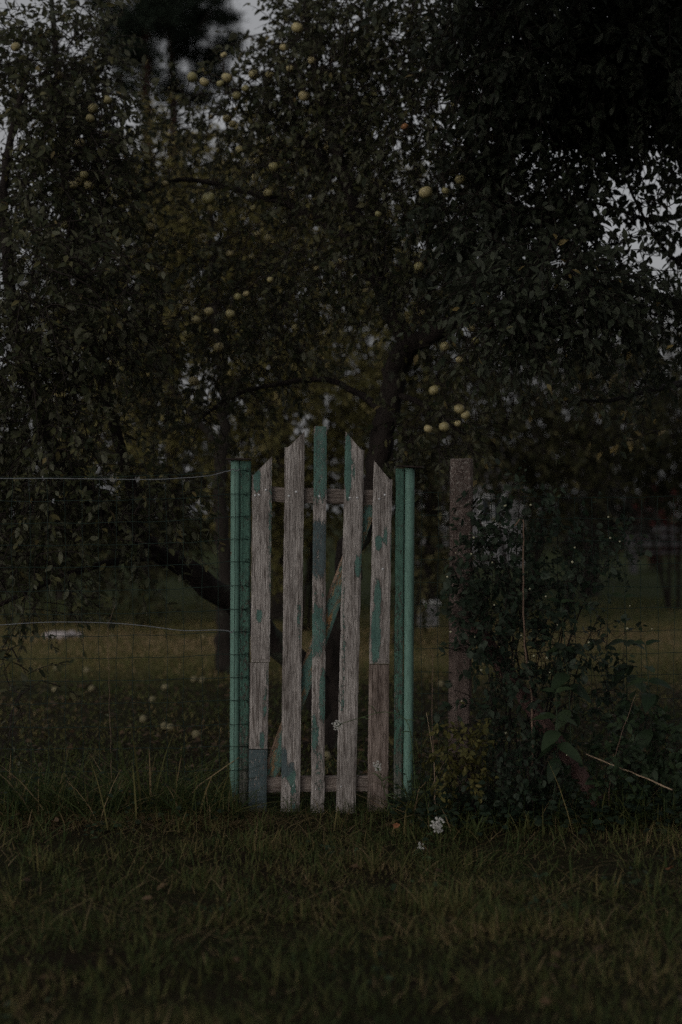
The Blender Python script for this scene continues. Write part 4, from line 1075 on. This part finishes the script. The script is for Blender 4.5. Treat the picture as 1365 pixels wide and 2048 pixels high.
yarrow('yarrow head low in front of the fifth picket', [P(792, 1640, 5.95), P(772, 1590, 5.95), P(756, 1532, 5.95)], .02, 40)
yarrow('largest yarrow head, out in the grass right of the gate', [P(868, 1725, 5.6), P(872, 1690, 5.6), P(876, 1650, 5.55)], .027, 60)
yarrow('smallest yarrow head, lowest in the grass', [P(850, 1745, 5.35), P(846, 1715, 5.35), P(842, 1692, 5.35)], .014, 22)

# ------------------------------------------------------------------ grass
def blades(name, xy, h, w, lean, tint, mat=None, parent=None, base=(0, 0, 0), az=None, kind='stuff', curl=0.6):
    n = len(xy)
    az = rng.uniform(0, 2 * PI, n) if az is None else az
    ts = np.array([0, .3, .62, .86])
    d = np.stack([np.cos(az), np.sin(az), np.zeros(n)], -1)
    tw = az + PI / 2 + rng.normal(0, .6, n)
    sd_ = np.stack([np.cos(tw), np.sin(tw), np.zeros(n)], -1)
    root = np.column_stack([xy, gz(xy[:, 0], xy[:, 1]) - .012])
    def at_(t):
        out = lean * (t + curl * t * t) * h
        up = h * t * (1 - .35 * np.minimum(lean, 1.4) * t)
        return root + d * out[:, None] + np.array([0, 0, 1.0]) * up[:, None]
    V = []
    for t, k in zip(ts, (.75, 1, .8, .45)):
        c = at_(t); V += [c - sd_ * (w * k / 2)[:, None], c + sd_ * (w * k / 2)[:, None]]
    V.append(at_(1.0))
    V = np.stack(V, 1)
    tt = []
    for k in range(3):
        a = 2 * k; tt += [(a, a + 1, a + 3), (a, a + 3, a + 2)]
    tt.append((6, 7, 8))
    T = np.array(tt)[None] + (np.arange(n) * 9)[:, None, None]
    o = link(name, np_mesh(name, V.reshape(-1, 3) - np.asarray(base), T.reshape(-1, 3), mat or M['blade'], {'tint': np.repeat(tint, 9)}), parent)
    if kind: o['kind'] = kind
    return o

def val(x, y, s, seed):
    r = np.random.default_rng(seed); o = np.zeros_like(x)
    for k in range(5):
        a, b_, ph = r.uniform(-1, 1, 3); f = s * 1.6 ** k
        o += np.sin((a * x + b_ * y) * f * 3 + ph * 9) / 1.35 ** k
    return o / 2.5

def lawn():
    # mown grass in front
    n = 115000
    Y = 2.9 + rng.uniform(0, 1, n) ** .9 * 3.4
    X = rng.uniform(-1, 1, n) * (Y * .24 + .9)
    dens = .5 + .5 * val(X, Y, 1.2, 3)
    worn = 1.1 * np.exp(-(((X + .75) / .85) ** 2 + ((Y - 5.93) / .2) ** 2)) + .8 * np.exp(-(((X - 1.0) / .35) ** 2 + ((Y - 5.1) / .3) ** 2)) + .9 * np.exp(-(((X + .1) / .6) ** 2 + ((Y - 6.0) / .14) ** 2)) + .5 * np.exp(-(((X + 1.2) / .35) ** 2 + ((Y - 5.6) / .25) ** 2))
    k = rng.uniform(0, 1, n) < np.clip(.28 + .75 * dens - .75 * worn, .06, 1)
    X, Y, dens = X[k], Y[k], dens[k]; n = len(X)
    tuft = val(X, Y, 4.5, 8)
    h = np.clip(rng.gamma(5, .0085, n) * (.75 + .5 * np.clip(tuft, -1, 1)), .012, .16)
    t = np.clip(.50 + .24 * val(X, Y, 1.5, 5) + .13 * tuft + rng.normal(0, .18, n), 0, 1)
    dry = rng.uniform(0, 1, n) < .09
    t = np.where(dry, rng.uniform(.8, 1, n), t)
    lean = np.abs(rng.normal(.4, .35, n)) + dry * .6
    tagged(blades('lawn_grass', np.column_stack([X, Y]), h, rng.uniform(.0018, .004, n), lean, t), 'short mixed grass in front of the gate', 'grass')
    # fresher clumps standing out of the turf
    m = 150
    cy = 3.6 + rng.uniform(0, 1, m) ** .7 * 2.45; cx = rng.uniform(-1, 1, m) * (cy * .26)
    k = rng.integers(8, 26, m); cid = np.repeat(np.arange(m), k); n = len(cid)
    sp_ = rng.uniform(.015, .05, m)[cid]
    X = cx[cid] + rng.normal(0, 1, n) * sp_; Y = cy[cid] + rng.normal(0, 1, n) * sp_
    t = np.clip(rng.uniform(.25, .75, m)[cid] + rng.normal(0, .1, n), 0, .85)
    tagged(blades('clump_grass', np.column_stack([X, Y]), rng.uniform(.04, .11, m)[cid] * rng.uniform(.5, 1.2, n), rng.uniform(.003, .0062, n), np.abs(rng.normal(.35, .3, n)), t), 'fresher grass clumps scattered in the front turf', 'grass')
    # low clover and plantain in the turf
    m = 16
    cy = 3.4 + rng.uniform(0, 1, m) * 2.7; cx = rng.uniform(-1, 1, m) * (cy * .26)
    cid = np.repeat(np.arange(m), 14); n = len(cid); X = cx[cid] + rng.normal(0, .05, n); Y = cy[cid] + rng.normal(0, .05, n); az = rng.uniform(0, 2 * PI, n)
    tagged(leaf_mass('turf_weeds', np.column_stack([X, Y, gz(X, Y) + rng.uniform(.01, .05, n)]), unit(np.column_stack([np.cos(az), np.sin(az), rng.uniform(0, .7, n)])), unit(np.array([0, -.2, 1.]) + rng.normal(0, .35, (n, 3))), rng.uniform(.012, .028, n), rng.uniform(0, 1, n), M['big_leaf'], None, (0, 0, 0), leaf_shape(2, .34)), 'low broad leaved weeds in the front turf', 'weeds')
    # rough lawn behind the fence
    n = 60000
    Y = 6.4 + rng.uniform(0, 1, n) ** 1.3 * 15
    X = rng.uniform(-1, 1, n) * (Y * .26 + .8)
    h = rng.uniform(.02, .065, n) * (1 + .4 * val(X, Y, 1.5, 9)) * np.where(Y < 11, .7, 1)
    t = np.clip(np.where(Y < 10.5, .55, .55) + .2 * val(X, Y, .6, 5) + .44 * np.exp(-((Y - 14.0) / 2.5) ** 2) + rng.normal(0, .15, n), 0, 1)  # paler tint at mid distance puts the lit strip into the blade colour
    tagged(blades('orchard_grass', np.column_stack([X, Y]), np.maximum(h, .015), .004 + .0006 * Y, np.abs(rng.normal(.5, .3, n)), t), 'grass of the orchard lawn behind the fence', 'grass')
    # uncut strip under the fence
    n = 9000
    X = np.where(rng.uniform(0, 1, n) < .5, rng.uniform(-2.6, -.42, n), rng.uniform(.28, 2.6, n))
    Y = 6.2 + rng.normal(0, .16, n)
    h = np.clip(rng.gamma(3, .04, n), .03, .34)
    t = np.clip(rng.normal(.3, .18, n) + (rng.uniform(0, 1, n) < .12) * .6, 0, 1)
    tagged(blades('fence_grass', np.column_stack([X, Y]), h, rng.uniform(.0025, .006, n), np.abs(rng.normal(.45, .35, n)), t), 'uncut grass along the foot of the fence', 'grass')
    # under and beside the gate: low
    n = 1500
    X = rng.uniform(-.45, .35, n); Y = 6.2 + rng.normal(0.05, .09, n)
    tagged(blades('gate_grass', np.column_stack([X, Y]), np.clip(rng.gamma(3, .018, n), .02, .14), rng.uniform(.002, .0045, n), np.abs(rng.normal(.5, .3, n)), np.clip(rng.normal(.3, .2, n), 0, 1)), 'short grass growing under the gate', 'grass')
    # flattened straw
    n = 2600
    X = np.concatenate([rng.normal(-.75, .42, n // 2), rng.uniform(-1.7, 1.7, n // 2)]); Y = np.concatenate([5.98 + rng.normal(0, .12, n // 2), rng.uniform(4.2, 6.1, n // 2)])
    tagged(blades('dry_straw', np.column_stack([X, Y]), rng.uniform(.03, .10, n), rng.uniform(.0015, .003, n), rng.uniform(1.6, 2.8, n), rng.uniform(.84, 1, n), curl=.1), 'dead straw lying on the worn ground before the fence', 'straw')
lawn()

def litter():
    n = 1700
    Y = 6.5 + rng.uniform(0, 1, n) ** 1.3 * 4.2; X = rng.uniform(-1, 1, n) * (Y * .27 + .3)
    n2 = 50
    Y2 = rng.uniform(3.3, 6.2, n2); X2 = rng.uniform(-1, 1, n2) * (Y2 * .26)
    X, Y = np.concatenate([X, X2]), np.concatenate([Y, Y2]); n = len(X)
    p = np.column_stack([X, Y, gz(X, Y) + rng.uniform(.004, .035, n)])
    az = rng.uniform(0, 2 * PI, n)
    D = np.column_stack([np.cos(az), np.sin(az), rng.normal(0, .25, n)]); N = unit(np.array([0, 0, 1.]) + rng.normal(0, .3, (n, 3)))
    tagged(leaf_mass('leaf_litter', p, unit(D), N, rng.uniform(.03, .06, n), np.clip(rng.normal(.2, .2, n), 0, 1), M['litter'], None, (0, 0, 0)), 'dead leaves scattered over the orchard lawn', 'leaf litter')
litter()

def tuft(label, px, Y, n, hpx, spread, lean=.75, tint=(.45, .17), az0=None):
    b = P(px, 0, Y)
    e = empty('grass_tuft', (b.x, Y, 0), label, 'grass', 'tall grass tufts along the fence')
    xy = np.column_stack([b.x + rng.normal(0, spread, n), Y + rng.normal(0, spread * .7, n)])
    h = hpx / F_PX * Y * rng.uniform(.45, 1.15, n)
    o = blades('blade_cluster', xy, h, rng.uniform(.0045, .010, n), np.abs(rng.normal(lean, .35, n)), np.clip(rng.normal(tint[0], tint[1], n) + (rng.uniform(0, 1, n) < .1) * .6, 0, 1), parent=e, base=(b.x, Y, 0), curl=.9)
TU = [('tall arching grass tuft nearest the left edge', 60, 6.05, 34, 120, .06), ('thick upright grass tuft below the low stones on the left', 130, 6.1, 60, 150, .07), ('wide grass tuft midway along the left fence', 205, 6.0, 46, 115, .08), ('tallest grass tuft under the pale strands, nearer the gate', 300, 6.12, 50, 190, .06),
      ('leaning grass tuft between tallest tuft and left gate post', 365, 6.05, 40, 130, .06), ('short grass tuft at the foot of the left gate post', 440, 6.0, 40, 85, .04), ('grass tuft at the foot of the right gate post', 815, 6.0, 44, 90, .04), ('thin grass tuft between right gate post and concrete post', 868, 6.0, 30, 120, .04),
      ('pale grass tuft in front of the yellow green shrub', 935, 5.75, 36, 60, .04), ('grass tuft at the lower end of the strut', 1200, 5.95, 40, 90, .06), ('grass tuft at the right edge under the stick', 1320, 5.95, 40, 110, .07), ('single broad bladed clump beside the stick', 1260, 6.0, 20, 150, .05)]
for a in TU: tuft(*a)

# low herbs along the fence foot
def herbs():
    n = 2600
    X = np.concatenate([rng.uniform(.22, 1.6, 1900), rng.uniform(-1.6, -.45, 160)]); n = len(X)
    Y = 6.03 + rng.normal(0, .13, n)
    p = np.column_stack([X, Y, np.clip(rng.gamma(2, .03, n), .01, .2)])
    az = rng.uniform(0, 2 * PI, n)
    D = np.column_stack([np.cos(az), np.sin(az), rng.uniform(-.2, .6, n)]); N = unit(np.array([0, -.4, 1.]) + rng.normal(0, .4, (n, 3)))
    tagged(leaf_mass('ground_weeds', p, unit(D), N, rng.uniform(.02, .045, n), np.clip(rng.normal(.45, .25, n), 0, 1), M['snow_leaf'], None, (0, 0, 0), leaf_shape(2, .3)), 'low leafy weeds along the foot of the fence', 'weeds')
herbs()

# ------------------------------------------------------------------ apples
def apple_mesh(mat, name='apple'):
    rows, cols = 10, 14
    V, T, mi = [], [], []
    for i in range(rows + 1):
        th = PI * i / rows
        r = math.sin(th) * (1 + .06 * math.cos(th)); z = math.cos(th) * .88
        z -= .30 * math.exp(-(th / .34) ** 2) - .16 * math.exp(-((PI - th) / .3) ** 2)
        for j in range(cols):
            ph = 2 * PI * j / cols
            q = 1 + .025 * math.cos(5 * ph) * (1 if th > PI / 2 else .4)
            V.append((r * q * math.cos(ph), r * q * math.sin(ph), z))
    for i in range(rows):
        for j in range(cols):
            a, b_, c, d = i * cols + j, i * cols + (j + 1) % cols, (i + 1) * cols + (j + 1) % cols, (i + 1) * cols + j
            T += [(a, d, c), (a, c, b_)]
    m = MB(); m.add(V, T, m=0)
    m.tube([(0, 0, .5), (.03, 0, .85), (.08, 0, 1.25)], [.05, .045, .06], 5, m=1)
    return m.mesh(name, [mat, M['twig']])
def apples():
    me, mb = apple_mesh(M['apple']), apple_mesh(M['blush'])
    nums = ['leftmost', 'second from left', 'third from left', 'fourth from left', 'fifth from left', 'sixth from left', 'seventh from left', 'eighth from left', 'ninth from left', 'tenth from left', 'eleventh from left', 'twelfth from left']
    k = 0
    for ph, Y, lst in APPLES:
        order = sorted(range(len(lst)), key=lambda i: lst[i][0])
        for i, a in enumerate(lst):
            (x, y, z), r = APPLE_POS[k]; k += 1
            bl = (a[0], a[1]) == (810, 254)
            o = link('apple', mb if bl else me, None, (x, y, z))
            o.scale = (r, r, r); o.rotation_euler = (random.uniform(-.5, .5), random.uniform(-.5, .5), random.uniform(0, 6))
            rk = order.index(i)
            w = 'rightmost' if rk == len(lst) - 1 else nums[min(rk, 11)]
            if ph == 'DIM':
                rows = sorted(range(len(lst)), key=lambda q: lst[q][1]); rw = rows.index(i) // 7
                row = sorted(rows[rw * 7:rw * 7 + 7], key=lambda q: lst[q][0]); rk = row.index(i)
                w = 'rightmost' if rk == len(row) - 1 else nums[rk]
                tagged(o, f"small dim apple deep in the crown, {w} in the {['highest', 'second highest', 'middle', 'second lowest', 'lowest'][rw]} row", 'apple', 'dim apples deep in the crown')
                continue
            tagged(o, f'{"orange blushed" if bl else "pale green"} apple, {w} in {ph}', 'apple', 'apples hanging in the tree')
    # windfalls
    mw = apple_mesh(plain('browned windfall skin', (0.19, 0.165, 0.095), 0.65, 0.15, var=0.35, scale=6))
    spots = [(225, 1269), (408, 1270), (173, 1212), (245, 1200), (174, 1338), (113, 1335), (111, 1377), (184, 1375), (389, 1356), (405, 1357), (331, 1372), (305, 1398), (287, 1437), (330, 1451), (341, 1454), (393, 1468), (655, 1511), (882, 1366)]
    wl_ = ['windfall beyond the stones, in line with the tuft of stems', 'windfall at the foot of the slim trunk, furthest back', 'small far windfall straight above the stones', 'small far windfall right of the dry stem', 'windfall just below the stones', 'windfall left of and below the stones', 'windfall nearest the left edge', 'windfall below and right of the stones', 'left one of two touching windfalls by the left gate post', 'right one of two touching windfalls by the left gate post', 'windfall left of the touching pair', 'windfall midway between touching pair and tall grass',
           'windfall just behind the tallest grass tuft', 'left one of the near pair behind the leaning tuft', 'right one of the near pair behind the leaning tuft', 'windfall nearest the left gate post', 'windfall seen between the third and fourth pickets', 'windfall right of the right gate post']
    for (px, py), w in zip(spots, wl_):
        Y = ground_Y(py + 9 * 8 / 10); r = .027
        p = P(px, py, Y)
        o = link('apple', mw, None, (p.x, Y, r * .6)); o.scale = (r, r, r)
        o.rotation_euler = (random.uniform(0, 3), random.uniform(0, 3), random.uniform(0, 6))
        tagged(o, 'pale fallen apple, ' + w, 'apple', 'fallen apples on the orchard lawn')
apples()

# fallen coloured leaves in front
def fallen(label, px, py, mat, s, name='fallen_leaf'):
    Y = ground_Y(py); p = P(px, py, Y)
    v, t = leaf_shape(5, .36, .5, .3, .1, wave=.3)
    o = link(name, np_mesh(name, v, t, M[mat], {'tint': np.full(len(v), .5)}), None, (p.x, Y, .05))
    o.scale = (s, s, s); o.rotation_euler = (.5, random.uniform(-.4, .4), random.uniform(0, 6))
    tagged(o, label, 'leaf', 'fallen leaves on the front grass')
fallen('orange fallen leaf on the grass below the fifth picket', 790, 1682, 'orange_leaf', .042)
fallen('red orange fallen leaf on the grass near the right edge', 1335, 1770, 'orange_leaf', .034)
fallen('tan fallen leaf on the grass below the fourth picket', 722, 1770, 'litter', .05)
fallen('curled brown fallen leaf on the worn ground at left', 107, 1668, 'litter', .05)
